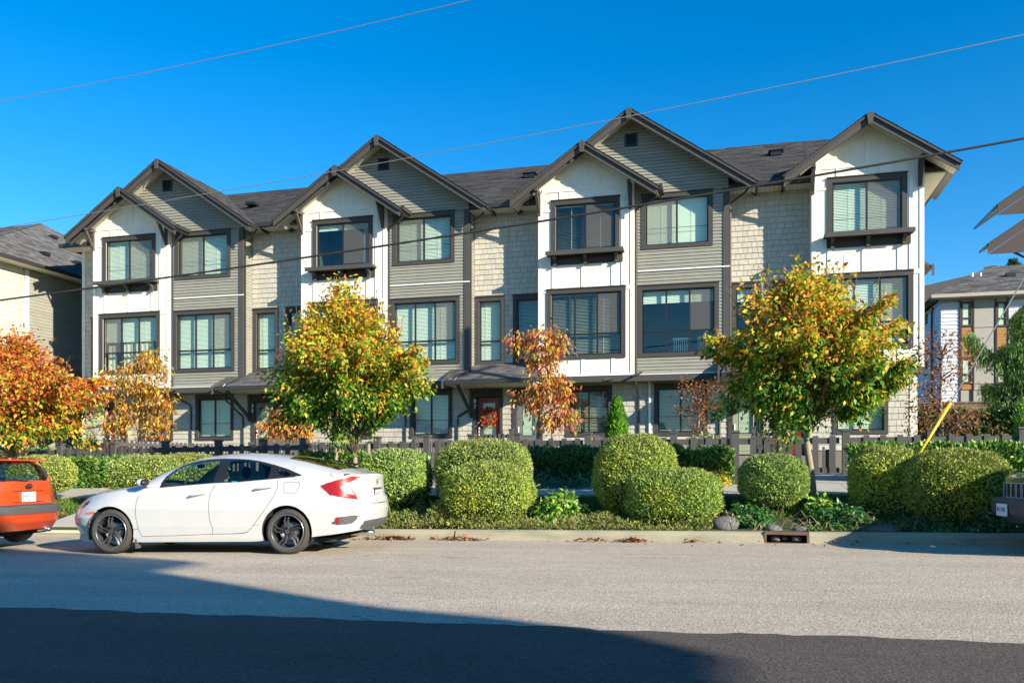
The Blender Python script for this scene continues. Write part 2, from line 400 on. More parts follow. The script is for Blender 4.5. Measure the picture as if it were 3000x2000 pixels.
b=MB().box(XI0,XI1,KY,KY+.16,zr+.125,zr+.168).box(XI0,XI0+.03,KY,KY+.16,zr-.02,zr+.123).box(XI1-.03,XI1,KY,KY+.16,zr-.02,zr+.123); b.build('steel_frame',M_STEEL,inlet)
box('inlet_back',M_MULCH,inlet,XI0,XI1,KY+.25,KY+.3,zr-.1,zr+.12); box('inlet_floor',M_MULCH,inlet,XI0+.03,XI1-.03,KY,KY+.25,zr-.03,zr+.003)
def rock(name,x,y,z,r,label,parent=None,seed=1,flat=.7):
    rg=np.random.RandomState(seed); b=MB().ball((0,0,0),(r,r*.8,r*flat),18,12); v=np.array(b.v)
    ph=rg.rand(6)*6
    k=1+.10*np.sin(v[:,0]/r*2.3+ph[0])*np.cos(v[:,1]/r*2.1+ph[1])+.06*np.sin(v[:,2]/r*4+ph[2]+v[:,0]/r*3)
    v=v*k[:,None]; v[:,2]=np.maximum(v[:,2],-r*.35)
    b.v=[tuple(p+np.array([x,y,z])) for p in v]
    o=b.build(name,M_ROCK,parent,smooth=True)
    if label: o2=o; tag(o2,label,'rock','rocks around the drain inlet')
    return o
for i,(x,y,r) in enumerate([(.53,13.58,.075),(.67,13.63,.05),(.84,13.58,.08)]): rock('cobble',x,y,zr+.05,r,None,inlet,i+3)
rock('boulder',-.22,13.9,gz(-.2,13.9)+.03,.24,'rounded grey boulder just left of the drain inlet beside the clipped shrub',None,11,.62)
rock('boulder',.52,13.75,gz(.5,13.75)+.0,.13,'small grey rock peeking over the left end of the steel inlet',None,12)
rock('boulder',.92,13.73,gz(.9,13.73),.12,'small flat rock behind the right end of the steel inlet',None,13,.5)
rock('boulder',2.0,13.85,gz(2.,13.85)-.0,.36,'wide flat shaded rock lying behind the kerb below the right hand shrubs',None,14,.25)
# sidewalk slabs and walks
walk=empty('sidewalk',(0,15.5,.7)); walk['kind']='structure'
def slab(x0,x1,y0,y1,par,name='paving_slab'):
    b=MB(); g=.006; c=[(x0+g,y0+g),(x1-g,y0+g),(x1-g,y1-g),(x0+g,y1-g)]
    b.add([(x,y,gz(x,y)-.06) for x,y in c]+[(x,y,gz(x,y)+.035) for x,y in c],[(0,3,2,1),(4,5,6,7),(0,1,5,4),(1,2,6,5),(2,3,7,6),(3,0,4,7)])
    b.build(name,M_CONC,par)
x=-40.
while x<16: slab(x,x+1.55,15.5,17.2,walk); x+=1.55
for gx0,gx1 in [(-7.35,-6.1),(.95,2.25),(-15.9,-14.8)]:
    p=empty('garden_path',(gx0,17.2,.85)); p['kind']='structure'
    for k in range(4): slab(gx0,gx1,17.2+k*.9,17.2+(k+1)*.9,p)
p=empty('kerb_crossing_path',(-12.9,13,.2)); p['kind']='structure'
for k in range(2): slab(-13.0,-11.9,13.6+k*.95,13.6+(k+1)*.95,p)

# ------------------------------------------------------------------ townhouses
YC,YS,YR=27.85,28.0,28.6
ZB0,ZB1=4.02,4.22
def blind(parent, x0,x1,z0,z1,y, tilt=58, m=M_BLIND, pitch=.048, cords=True):
    b=MB(); z=z0; t=R(tilt); dy=.024*math.cos(t); dz=.024*math.sin(t)
    while z<z1-.03:
        b.add([(x0,y-dy,z+.024-dz),(x1,y-dy,z+.024-dz),(x1,y+dy,z+.024+dz),(x0,y+dy,z+.024+dz)],[(0,1,2,3)]); z+=pitch
    b.box(x0,x1,y-.025,y+.025,z1-.05,z1)
    if cords:
        for f in (.25,.75): xx=x0+(x1-x0)*f; b.box(xx-.004,xx+.004,y-.032,y-.028,z0,z1)
    return b.build('blind',m,parent)
def curtain(parent,x0,x1,z0,z1,y,m=M_CURT):
    b=MB(); n=int((x1-x0)/.02); V=[];F=[]
    for i in range(n+1):
        xx=x0+(x1-x0)*i/n; yy=y+.012*math.sin(xx*30)+.004*math.sin(xx*71); V+=[(xx,yy,z0),(xx,yy,z1)]
        if i: F.append((2*i-2,2*i,2*i+1,2*i-1))
    return b.add(V,F).build('curtain',m,parent,smooth=True)
def window(house, y, x0,x1,z0,z1, cols=2, transom=None, tw=.14, bl='closed', screen=None, bar=True, sill=True, head=.14, trim=True):
    """outer trim x0..x1,z0..z1; returns the opening (hole)"""
    b=MB(); pr=.045
    if trim:
        b.box(x0,x1,y-pr,y+.0,z1-head,z1).box(x0,x0+tw,y-pr,y,z0+(.12 if sill else 0),z1-head).box(x1-tw,x1,y-pr,y,z0+(.12 if sill else 0),z1-head)
        b.box(x0-.02,x1+.02,y-pr-.03,y,z1,z1+.03)
        if sill: b.box(x0,x1,y-pr-.004,y,z0,z0+.12)
    else: b.box(x0,x0+.01,y-.01,y,z0,z1)
    w=b.build('window',M_TRIM,house)
    a,c=x0+tw,x1-tw; lo=z0+(.12 if sill else .02); hi=z1-head
    f=MB(); fw=.045; yf=y+.015
    f.box(a,c,yf,yf+.07,lo,lo+fw).box(a,c,yf,yf+.07,hi-fw,hi).box(a,a+fw,yf,yf+.07,lo+fw,hi-fw).box(c-fw,c,yf,yf+.07,lo+fw,hi-fw)
    xs=[a+fw+(c-a-2*fw)*i/cols for i in range(cols+1)]
    zs=[lo+fw]+([transom] if transom else [])+[hi-fw]
    for xm in xs[1:-1]: f.box(xm-.028,xm+.028,yf+.005,yf+.06,lo+fw,hi-fw)
    if transom:
        for q in range(cols): f.box(xs[q]+.028,xs[q+1]-.028,yf+.008,yf+.058,transom-.03,transom+.03)
    f.build('sash',M_BLK,w)
    for zi in range(len(zs)-1):
        for q in range(cols):
            box('pane',M_GLASS,w,xs[q]+.012,xs[q+1]-.012,yf+.032,yf+.036,zs[zi]+.012,zs[zi+1]-.012)
            if screen==q and zi==len(zs)-2: box('insect_screen',M_SCRN,w,xs[q]+.03,xs[q+1]-.03,yf+.016,yf+.018,zs[zi]+.03,zs[zi+1]-.01)
    if bar and not transom:
        zb=lo+(hi-lo)*.36; MB().box(a+fw,c-fw,yf+.022,yf+.028,zb-.008,zb+.008).build('guard_bar',M_BLK,w)
    yb=y+.18
    if bl in('closed','open','grey','zebra'):
        t={'closed':62,'open':18,'grey':45,'zebra':80}[bl]; mm=M_BLIND2 if bl in('grey',) else M_BLIND
        blind(w,a+.03,c-.03,lo+.02,hi,yb,t,mm,pitch=.048 if bl!='zebra' else .043)
    elif bl=='half':
        blind(w,a+.03,c-.03,lo+(hi-lo)*.55,hi,yb,62); curtain(w,a+.75,c-.35,lo,lo+(hi-lo)*.6,yb+.08); curtain(w,a+.02,a+.42,lo,lo+(hi-lo)*.5,yb+.08)
    elif bl=='top': blind(w,a+.03,c-.03,hi-.42,hi,yb,70)
    elif bl=='curt': curtain(w,a+.02,c-.02,lo,hi,yb)
    elif bl=='side': curtain(w,c-.3,c,lo,hi,yb); blind(w,a+.03,c-.03,hi-.22,hi,yb-.04,70)
    # the room behind
    r=MB(); X0,X1,Z0,Z1,Y0,Y1=a-.3,c+.3,lo-.3,hi+.3,y+.16,y+1.9
    r.add([(X0,Y0,Z0),(X1,Y0,Z0),(X1,Y0,Z1),(X0,Y0,Z1),(X0,Y1,Z0),(X1,Y1,Z0),(X1,Y1,Z1),(X0,Y1,Z1)],[(4,5,6,7),(0,1,5,4),(2,3,7,6),(0,4,7,3),(1,2,6,5)])
    r.build('room',M_ROOM,w)
    return w,(a,c,lo,hi)
M_SCRN=bpy.data.materials.new('insect_mesh'); M_SCRN.use_nodes=True
_n=M_SCRN.node_tree.nodes; _l=M_SCRN.node_tree.links; _t=_n.new('ShaderNodeBsdfTransparent'); _m=_n.new('ShaderNodeMixShader'); _m.inputs[0].default_value=.20
_n['Principled BSDF'].inputs['Base Color'].default_value=(.22,.21,.19,1); _n['Principled BSDF'].inputs['Roughness'].default_value=.9
_l.new(_t.outputs[0],_m.inputs[1]); _l.new(_n['Principled BSDF'].outputs[0],_m.inputs[2]); _l.new(_m.outputs[0],_n['Material Output'].inputs[0])
M_ROOM=mat('room_wall',(.10,.11,.12),.9,.3,1.5)
def opening(x0,x1,z0,z1,tw=.14,head=.14,sill=True): return (x0+tw,x1-tw,z0+(.12 if sill else .02),z1-head)
SL=.683
def gable_roof(h, xc, za, half, y0, y1, soff=True, block=True, rh=.20, shing=True):
    t=.10
    for s in (-1,1):
        e=xc+s*(half+.05); ze=za-SL*(half+.05)
        poly=[(xc,za),(e,ze),(e,ze-t),(xc,za-t)]
        if s==1: poly=poly[::-1]
        MB().prism(poly,y0-.03,y1).build('roof',M_GUT,h)
        # rake boards
        e=xc+s*half; ze=za-SL*half
        p=[(xc,za-t-.002),(e,ze-t-.002),(e,ze-t-rh),(xc,za-t-rh)]
        if s==1: p=p[::-1]
        MB().prism(p,y0,y0+.05).build('rake_board',M_TRIML,h)
        p=[(xc,za-.03),(e,ze-.03),(e,ze-.105),(xc,za-.105)]
        if s==1: p=p[::-1]
        MB().prism(p,y0-.06,y0-.031).build('rake_trim',M_TRIM,h)
        if shing:
            L=math.hypot(half+.05,SL*(half+.05)); d=Vector((-s,0,SL)).normalized()
            roof_field('roof_shingles',h,(xc+s*(half+.07),y0-.05,za-SL*(half+.07)+.004),(0,1,0),d,L+.02,lambda v:(0,y1-y0),cs=.14)
    if block: 
        z=za-.03; MB().prism([(xc-.06,z-.36),(xc+.06,z-.36),(xc+.10,z-.045),(xc,z+.025),(xc-.10,z-.045)],y0-.10,y0-.062).build('ridge_block',M_TRIML,h)
    if soff:
        for s in (-1,1):
            b=MB(); n=int(math.hypot(half,SL*half)/.105); 
            for i in range(n):
                u0=half*i/n+.004; u1=half*(i+1)/n-.004
                za0=za-t-.03-SL*u0; za1=za-t-.03-SL*u1
                p=[(xc+s*u0,za0),(xc+s*u1,za1),(xc+s*u1,za1-.02),(xc+s*u0,za0-.02)]
                if s==1: p=p[::-1]
                b.prism(p,y0+.052,y0+.80)
            b.build('soffit',M_SOFF,h)
def bracket(h,x,yw,y0,z0=9.62,z1=10.42):
    b=MB().box(x-.05,x+.05,yw-.10,yw-.002,z0,z1-.12).box(x-.05,x+.05,y0+.06,yw-.002,z1-.118,z1)
    b.bar((x,yw-.07,z0+.1),(x,y0+.16,z1-.14),.09,.09)
    return b.build('bracket',M_TRIML,h)
def downpipe(h,pts,r=.035): return MB().tube(pts,r,8).build('downpipe',M_GUT,h,smooth=False)
def door(h,x0,x1,z1,m,num,glassy=True,numx=None,bl=True):
    """front door with dark surround on the ground floor wall plane"""
    y=YR; z0=1.62
    d=MB().box(x0,x0+.13,y-.05,y,z0,z1-.22).box(x1-.09,x1,y-.05,y,z0,z1-.22).box(x0,x1,y-.06,y,z1-.22,z1).build('door_surround',M_TRIM,h)
    a,c=x0+.15,x1-.11; hi=z1-.25
    dd=walls((a,c,z0+.02,hi),[(a+.17,c-.17,2.3,hi-.17)],y+.03,y+.075).build('door',m,h)
    box('door_glass',M_GLASS,dd,a+.17,c-.17,y+.05,y+.055,2.3,hi-.17)
    MB().box(a+.15,c-.15,y+.018,y+.03,2.27,2.30).box(a+.15,c-.15,y+.018,y+.03,1.75,1.77).box(a+.15,c-.15,y+.018,y+.03,2.17,2.19).build('door_moulding',m,dd)
    MB().box(a+.04,a+.075,y-.01,y+.03,2.42,2.62).ball((a+.06,y-.02,2.35),.03).build('door_handle',M_WHITE,dd)
    if bl: 
        b=MB(); z=2.34
        while z<hi-.2: b.add([(a+.19,y+.09,z),(c-.19,y+.09,z),(c-.19,y+.12,z+.03),(a+.19,y+.12,z+.03)],[(0,1,2,3)]); z+=.04
        b.build('door_blind',M_BLIND,dd)
    box('hallway',M_ROOM,dd,a-.5,c+.5,y+.21,y+.25,1.4,hi+.3)
    for i,ch in enumerate(num): text_obj('house_number',ch,.20,M_WHITE,h,(x0+.065,y-.056,3.52-.19*i),(R(90),0,0),.004,.004)
    MB().box((x0+x1)/2-.05,(x0+x1)/2+.05,y-.16,y-.06,z1+.03,z1+.15).tube([((x0+x1)/2,y-.11,z1-.02),((x0+x1)/2,y-.11,z1+.03)],.045,10).build('porch_light',M_RLAMP,h)
    return (a-.01,c+.01,z0,hi+.01)
M_RLAMP=mat('red_lamp_shade',(.22,.03,.02),.3)
CRE=[(-24.24,-20.81,(-23.79,-21.43),(-23.94,-21.23)),(-15.29,-11.98,(-14.82,-12.5),(-14.98,-12.3)),(-6.5,-3.3,(-6.05,-3.77),(-6.2,-3.58)),(2.16,5.35,(2.62,4.88),(2.46,5.05))]
SID=[(-20.81,-17.76,(-20.66,-18.28),(-20.74,-18.11)),(-11.98,-8.99,(-11.79,-9.5),(-11.89,-9.31)),(-3.3,-.33,(-3.08,-.81),(-3.21,-.62))]
Z3=(8.30,10.08); Z2=(4.80,7.12)
RECM=[-16.5,-7.73,.86]      # party line in the middle of each recess
cre_lab=['cream gabled townhouse at the far left end of the row, number 100','cream gabled townhouse behind the tall yellow and green street tree','cream gabled townhouse above the small weeping red tree, number 96','cream gabled townhouse at the right end of the row, single gable against the sky']
sid_lab=['sage sided townhouse with large gable, leftmost of the three, door number 99','sage sided townhouse beside the red door with the leaf wreath, number 97','sage sided townhouse with the highest gable, dark unblinded window, number 95']
b3=['closed','side','open','closed']; b2=['half','closed','open','closed']
def common_ground(h,xa,xb,holes):
    walls((xa,xb,.9,ZB0+.14),holes,YR,YR+.2).build('ground_floor_wall',M_SHIW,h)
    shingles(h,xa,xb,1.75,ZB0+.08,YR,holes,h=.19)
for i,(L,Rt,w3,w2) in enumerate(CRE):
    h=empty('townhouse',(L,YC,1.0),cre_lab[i],'townhouse','cream and sage gabled townhouses of the row')
    xl=RECM[i-1] if i>0 else L-1.15
    o3=opening(w3[0],w3[1],8.28,10.07); o2=opening(w2[0],w2[1],*Z2)
    rw=(xl+.14,L-.1) if i else None
    xe=Rt
    walls((L,Rt,ZB1,10.3),[o3,o2],YC,YC+.16).build('bay_wall',M_CREAM,h)
    xc=(L+Rt)/2; hw=(Rt-L)/2; ZA=11.75; t=.13
    MB().prism([(L,10.3),(Rt,10.3),(Rt,ZA-t-SL*hw),(xc,ZA-t),(L,ZA-t-SL*hw)],YC,YC+.16).build('gable_wall',M_CREAM,h)
    box('bay_side_wall',M_CREAM,h,L,L+.14,YC+.162,YR,ZB1,10.3)
    if i==3: box('bay_side_wall',M_CREAM,h,Rt-.14,Rt,YC+.162,YR+9,ZB1,10.0)
    # battens and panel trims
    def bt(x0,x1,z0,z1): piece('batten','bat',M_CREAMB,h,x0,YC,z0,x1-x0,1,z1-z0)
    bt(L,L+.13,ZB1,10.30); bt(Rt-.13,Rt,ZB1,10.30)
    k=(Rt-L)/3.2
    for fx in (.51,1.5,2.5): 
        bt(L+fx*k-.05,L+fx*k+.05,7.17,7.93)
    for fx in (.51,1.5,2.5): bt(L+fx*k-.05,L+fx*k+.05,ZB1+.06,4.79)
    bt(Rt-.42*k,Rt-.32*k,7.17,10.0)
    bt(L+.13,w2[0]-.01,7.02,7.15); bt(w2[1]+.01,Rt-.13,7.02,7.15)
    bt(L+.13,Rt-.13,10.36,10.50); bt(L+.13,Rt-.13,ZB1,ZB1+.06)
    bt(L+.13,w3[0]-.01,9.72,9.80)
    bt(xc-.05,xc+.07,10.50,ZA-.42)
    for fx in (.75,2.0): bt(L+fx*k-.04,L+fx*k+.04,10.12,10.36)
    for s in (-1,1):
        z=ZA-.40; b=MB(); p=[(xc+s*.05,z),(xc+s*(hw-.05),z-SL*(hw-.1)),(xc+s*(hw-.05),z-SL*(hw-.1)-.12),(xc+s*.05,z-.12)]
        if s==1: p=p[::-1]
        b.prism(p,YC-.018,YC+.0).build('frieze_board',M_CREAMB,h)
    window(h,YC,w3[0],w3[1],8.28,10.07,2,bl=b3[i],screen=1,sill=True)
    window(h,YC,w2[0],w2[1],*Z2,3,transom=5.62,bl=b2[i],screen=(0 if i==0 else 2))
    # shelf under the top window
    sx0,sx1=w3[0]-.12,w3[1]+.16
    b=MB().box(sx0,sx1,YC-.40,YC-.05,8.22,8.30).box(sx0-.0,sx1+.0,YC-.42,YC-.40,8.18,8.32).box(sx0,sx1,YC-.05,YC-.003,8.22,8.28); b.build('window_shelf',M_TRIML,h)
    b=MB().box(sx0+.1,sx1-.06,YC-.04,YC-.002,7.93,8.21).build('corbel_board',M_TRIM,h)
    for f in (.10,.5,.9):
        cx=sx0+(sx1-sx0)*f
        MB().prismx([(YC-.042,7.90),(YC-.042,8.20),(YC-.34,8.20),(YC-.34,8.14),(YC-.2,8.08),(YC-.13,7.98),(YC-.16,7.90)][::-1],cx-.05,cx+.05).build('corbel',M_TRIML,h)
    # beam over the ground floor
    box('floor_beam',M_TRIML,h,L,Rt,YC-.06,YC+.10,ZB0,ZB1-.002); box('white_flashing',M_WHITE,h,L,Rt,YC-.075,YC-.003,ZB1,ZB1+.018)
    box('bay_soffit',M_SOFF,h,L,Rt,YC+.102,YR,ZB0+.08,ZB0+.12)
    gable_roof(h,xc,ZA,2.42,27.2,30.6)
    bracket(h,L+.03,YC,27.25); bracket(h,Rt-.12,YC,27.25)
    # recess part
    if i: 
        w=(xl+.16 if i<3 else xl+.16,L+.15,4.80,7.15); holes=[opening(*w,tw=.13)]
        window(h,YR,w[0],w[1],w[2],w[3],1,transom=5.62,tw=.13,bl='grey' if i==2 else 'closed')
    else: 
        w=(L-.72,L+.2,4.80,7.15); holes=[opening(*w,tw=.13)]; window(h,YR,w[0],w[1],w[2],w[3],1,transom=5.62,tw=.13,bl='none')
    walls((xl,L,ZB0+.1,10.1),holes,YR,YR+.2).build('recess_wall',M_SHIW,h)
    shingles(h,xl,L,4.85 if i else 4.3,10.05,YR,[w])
    if i==0:
        box('corner_board',M_SOFF,h,xl-.02,xl+.12,YR-.03,YR,1.0,10.0)
        box('end_wall',M_SIDW,h,xl-.02,xl+.1,YR+.01,YR+9,1.0,10.0)
    # ground floor
    hol=[]
    if i:
        hol.append(door(h,L-1.09,L-.02,3.90,[None,M_GREY,M_GREY,M_RED][i],[None,'98','96','94'][i]))
        hol.append((L-1.09,L-.02,1.6,3.92))
        x0=xl
    else:
        hol.append(door(h,-25.2+.9,-24.3+1.0,3.75,M_RED,'100')); hol.append((-24.3,-23.3,1.6,3.77)); x0=xl
    gw={0:(-22.75,-21.2),1:(-14.4,-12.85),2:(-5.72,-4.13),3:(2.85,4.47)}[i]
    hol.append((gw[0]+.01,gw[1]-.01,2.26,3.94)); 
    window(h,YR,gw[0],gw[1],2.25,3.95,2,bl='open' if i==2 else 'closed',tw=.12)
    hol2=[hol[0],opening(gw[0],gw[1],2.25,3.95,tw=.12)]
    common_ground(h,x0,Rt if i<3 else Rt-.05,hol2+([hol[1]]))
    if i==3:
        box('corner_board',M_SOFF,h,Rt-.27,Rt-.05,YR-.035,YR-.002,1.0,ZB0+.08); box('end_wall',M_SHIW,h,Rt-.25,Rt-.06,YR+.2,YR+9,.9,ZB0+.1)
    # downpipes beside the siding bay
    if i<3:
        xp=Rt+.05
        downpipe(h,[(Rt+.78,27.45,9.98),(Rt+.72,27.55,9.86),(xp+.02,27.93,9.62),(xp,27.94,9.5),(xp,27.94,4.1),(xp+.0,28.2,3.9),(xp+.35,28.53,3.62),(xp+.38,28.54,3.5),(xp+.38,28.54,1.2)] if i<2 else
                   [(Rt+.78,27.45,9.98),(Rt+.72,27.55,9.86),(xp+.02,27.93,9.62),(xp,27.94,9.5),(xp,27.94,3.95),(xp+.02,28.54,3.5),(xp+.02,28.54,1.2)])
        e=xc+2.45; MB().box(e,e+.10,27.2,28.1,10.05-.02,10.16).build('gutter',M_GUT,h)
    e=xc-2.45; 
    if i==2: 
        MB().tube([(xc+.9,YC-.07,4.12),(xc+.65,YC-.45,4.02)],.035,8).build('drain_spout',M_GUT,h)
for i,(L,Rt,w3,w2) in enumerate(SID):
    h=empty('townhouse',(L,YS,1.0),sid_lab[i],'townhouse','cream and sage gabled townhouses of the row')
    cl=CRE[i][0]; nl=CRE[i+1][0]; xr=RECM[i]
    o3=opening(w3[0],w3[1],*Z3); o2=opening(w2[0],w2[1],*Z2)
    walls((L,Rt,ZB1,10.3),[o3,o2],YS,YS+.16).build('bay_wall',M_SIDW,h)
    xc=(cl+Rt)/2; hw=(Rt-cl)/2; ZA=12.73; t=.13
    MB().prism([(cl,10.3),(Rt,10.3),(Rt,ZA-t-SL*hw),(xc,ZA-t),(cl,ZA-t-SL*hw)],YS+.02,YS+.16).build('gable_wall',M_SIDW,h)
    box('bay_side_wall',M_SIDW,h,Rt-.14,Rt-.004,YS+.162,YR,ZB1,10.2)
    boards(h,L,Rt-.16,ZB1+.05,10.1,YS,[(w3[0],w3[1],Z3[0],Z3[1]+.03),(w2[0],w2[1],Z2[0],Z2[1]+.03)])
    boards(h,cl,Rt,10.1,12.55,YS,[(xc-.21,xc+.21,11.72,12.13)],clip=lambda z:(max(cl,xc-(ZA-t-z)/SL),min(Rt,xc+(ZA-t-z)/SL)))
    boards_side(h,Rt,YS+.05,YR,ZB1,10.0)
    MB().box(Rt-.16,Rt+.02,YS-.045,YS-.002,ZB1,10.02).box(Rt+.002,Rt+.04,YS,YS+.10,ZB1,9.98).build('corner_board',M_TRIML,h)
    MB().box(L+.1,Rt+.05,YS-.055,YS-.046,7.58,7.62).build('white_flashing',M_WHITE,h)
    window(h,YS,w3[0],w3[1],*Z3,2,bl=['closed','closed','zebra'][i],screen=0)
    ww,_=window(h,YS,w2[0],w2[1],*Z2,3,transom=5.62,bl=['closed','closed','top'][i],screen=2)
    if i==2:
        for cx in (-2.1,-1.3):
            b=MB()
            for q in range(8): b.box(cx+q*.07,cx+q*.07+.025,28.75,28.77,5.0,5.45)
            b.box(cx-.03,cx+.56,28.74,28.78,5.44,5.50).box(cx-.03,cx+.56,28.74,28.78,4.98,5.02)
            b.build('chair_back',M_BLIND,ww)
    # louvre vent
    v=MB().box(xc-.21,xc+.21,YS-.05,YS-.018,11.72,11.77).box(xc-.21,xc+.21,YS-.05,YS-.018,12.08,12.13).box(xc-.21,xc-.15,YS-.05,YS-.018,11.77,12.08).box(xc+.15,xc+.21,YS-.05,YS-.018,11.77,12.08).build('vent',M_BLK,h)
    for q in range(5): MB().bar((xc-.15,YS-.03,11.8+q*.06),(xc+.15,YS-.03,11.8+q*.06),.05,.008).build('louvre',M_BLK,v)
    box('vent_back',M_DARK,v,xc-.15,xc+.15,YS-.012,YS-.008,11.77,12.08)
    box('floor_beam',M_TRIML,h,L,Rt+.02,YS-.11,YS+.06,ZB0,ZB1-.002); box('white_flashing',M_WHITE,h,L,Rt-.16,YS-.125,YS-.003,ZB1,ZB1+.03)
    box('bay_soffit',M_SOFF,h,L,Rt,YS+.062,YR,ZB0+.08,ZB0+.12)
    gable_roof(h,xc,ZA,3.9,27.4,32.4)
    # recess
    w=(Rt+.06,Rt+1.11,4.80,7.15) if i<2 else (Rt+.10,Rt+1.02,4.8,7.15); holes=[opening(*w,tw=.13)]
    window(h,YR,w[0],w[1],w[2],w[3],1,transom=5.62,tw=.13,bl=['closed','closed','top'][i],head=.13)
    walls((Rt,xr,ZB0+.1,10.1),holes,YR,YR+.2).build('recess_wall',M_SHIW,h)
    shingles(h,Rt+.02,xr,4.85,10.05,YR,[w])
    hol=[door(h,Rt-.02,Rt+1.04,3.90,[M_GREY,M_RED,M_SAGE][i],['99','97','95'][i]),(Rt-.02,Rt+1.04,1.6,3.92)]
    gw={0:(-20.2,-18.55),1:(-11.39,-9.79),2:(-2.73,-1.0)}[i]
    window(h,YR,gw[0],gw[1],2.25,3.97,2,bl='closed' if i<2 else 'grey',tw=.12)
    hol.append(opening(gw[0],gw[1],2.25,3.97,tw=.12))
    common_ground(h,L,xr,hol)
    # main roof with eave over the recess
    x0,x1=cl,nl
    ye,ze,yr_,zr_=28.02,10.20,31.9,10.20+3.88*.66
    MB().prismx([(ye,ze),(yr_,zr_),(36.2,ze),(36.2,ze-.1),(yr_,zr_-.12),(ye,ze-.12)][::-1],x0,x1).build('main_roof',M_GUT,h)
    d=Vector((0,yr_-ye,zr_-ze)).normalized()
    roof_field('roof_shingles',h,(x0,ye-.02,ze+.01),(1,0,0),d,4.66,lambda v,a=nl-x0:(0,a),cs=.14,tab=(.3,.6))
    MB().box(Rt+.3,nl,ye-.10,ye,ze-.13,ze+.01).build('gutter',M_GUT,h)
    b=MB(); q=Rt
    while q<nl-.02: b.box(q+.004,min(q+.14,nl)-.004,ye+.02,YR,ze-.16,ze-.14); q+=.14
    b.build('soffit',M_SOFF,h)
    vx=(Rt+nl)/2+.3; MB().box(vx-.18,vx+.18,30.4,30.75,11.85,12.0).box(vx-.25,vx+.25,30.35,30.9,12.0,12.03).build('roof_vent',M_BLK,h)
    if i==0:
        for px,py,pz in ((-18.5,29.6,11.5),): MB().box(px-.2,px+.2,py,py+.4,pz,pz+.1).build('roof_vent',M_BLK,h)
    # entry canopy shared by the two doors
    c0=Rt-.55 if i<2 else Rt-.25; c1=nl+.15
    MB().prismx([(27.0,4.12),(28.58,4.80),(28.58,4.70),(27.0,4.0)][::-1],c0,c1).build('canopy',M_TRIM,h)
    dd=Vector((0,1.58,.68)).normalized()
    roof_field('canopy_shingles',h,(c0-.02,26.98,4.125),(1,0,0),dd,1.70,lambda v,a=c1-c0+.04:(0,a),cs=.155,tab=(.2,.34),base=(.085,.082,.08),kind=None,pieces=(i<2))
    MB().box(c0+.05,c1,26.90,26.998,3.99,4.10).build('canopy_gutter',M_GUT,h)
    MB().prismx([(26.88,3.84),(26.88,4.13),(28.0,4.62),(28.0,4.36),(27.0,3.92)][::-1],c0-.06,c0-.002).build('canopy_rake',M_TRIML,h)
    MB().prismx([(26.98,3.98),(28.58,3.98),(28.58,4.05),(26.98,4.0)][::-1],c0+.02,c1-.02).build('canopy_soffit',M_SOFF,h)
    b=MB().bar((c0+.45,YR-.03,3.1),(c0+.45,27.1,3.95),.09,.10).box(c0+.40,c0+.50,YR-.08,YR-.002,2.95,3.97); b.build('canopy_bracket',M_TRIM,h)
    downpipe(h,[(Rt+.62,27.98,10.05),(Rt+.5,28.0,9.9),(Rt+.09,28.02,9.62),(Rt+.06,28.03,9.5),(Rt+.06,28.03,4.65),(Rt+.05,27.9,4.56),(Rt-.15,27.05,4.2),(Rt-.2,26.97,4.1)])
    downpipe(h,[(c0+.12,26.96,3.98),(c0+.14,27.05,3.9),(Rt-.35,YR-.1,3.15),(Rt-.36,YR-.06,3.05),(Rt-.36,YR-.06,1.2)] if i<1 else [(c0+.3,YR-.06,3.2),(c0-.02,YR-.06,3.0),(c0-.04,YR-.06,2.9),(c0-.04,YR-.06,1.2)])
    if i==2: downpipe(h,[(L+.25,YS-.15,4.30),(L-.05,YS-.5,4.15)],.035); MB().tube([(L+.42,YR-.05,4.1),(L+.42,YR-.05,1.2)],.045,8).build('white_pipe',M_WHITE,h)
    if i<1: MB().tube([(L+.3,YS-.15,4.15),(L+.05,YS-.5,4.05)],.03,8).build('drain_spout',M_GUT,h)
# right end: hipped main roof of the last unit
hs_=[o for o in bpy.data.objects if o.name.startswith('townhouse') and o.get('label')==cre_lab[3]][0]
x0,x1=CRE[3][0],6.0
MB().add([(x0,28.02,10.2),(x1,28.02,10.2),(x1,36.2,10.2),(x0,36.2,10.2),(x0,31.9,12.76),(3.2,31.9,12.74),(x0,28.02,10.08),(x1,28.02,10.08),(x1,36.2,10.08),(x0,36.2,10.08)],
   [(0,1,5,4),(1,2,5),(2,3,4,5),(0,6,7,1),(1,7,8,2),(2,8,9,3),(9,8,7,6)]).build('main_roof',M_GUT,hs_)
roof_field('roof_shingles',hs_,(x0,28.0,10.21),(1,0,0),Vector((0,3.88,2.56)),4.6,lambda v:(0,(x1-x0)-(x1-3.2)*v/4.6-.05*v),cs=.14,tab=(.3,.6))
box('gutter',M_GUT,hs_,x1,x1+.1,28.0,36,10.07,10.19)
box('soffit',M_SOFF,hs_,5.36,x1,28.02,36,10.03,10.075)
# lower side gable return far back on the right
MB().add([(5.35,33.0,9.3),(6.6,33.0,8.35),(6.6,35.5,8.35),(5.35,35.5,9.3),(5.35,33.0,9.2),(6.6,33.0,8.25),(6.6,35.5,8.25),(5.35,35.5,9.2)],[(0,1,2,3),(7,6,5,4),(0,4,5,1),(1,5,6,2)]).build('side_roof',M_TRIML,hs_)
box('side_roof_fascia',M_TRIML,hs_,6.58,6.66,32.95,33.0,8.0,8.4)
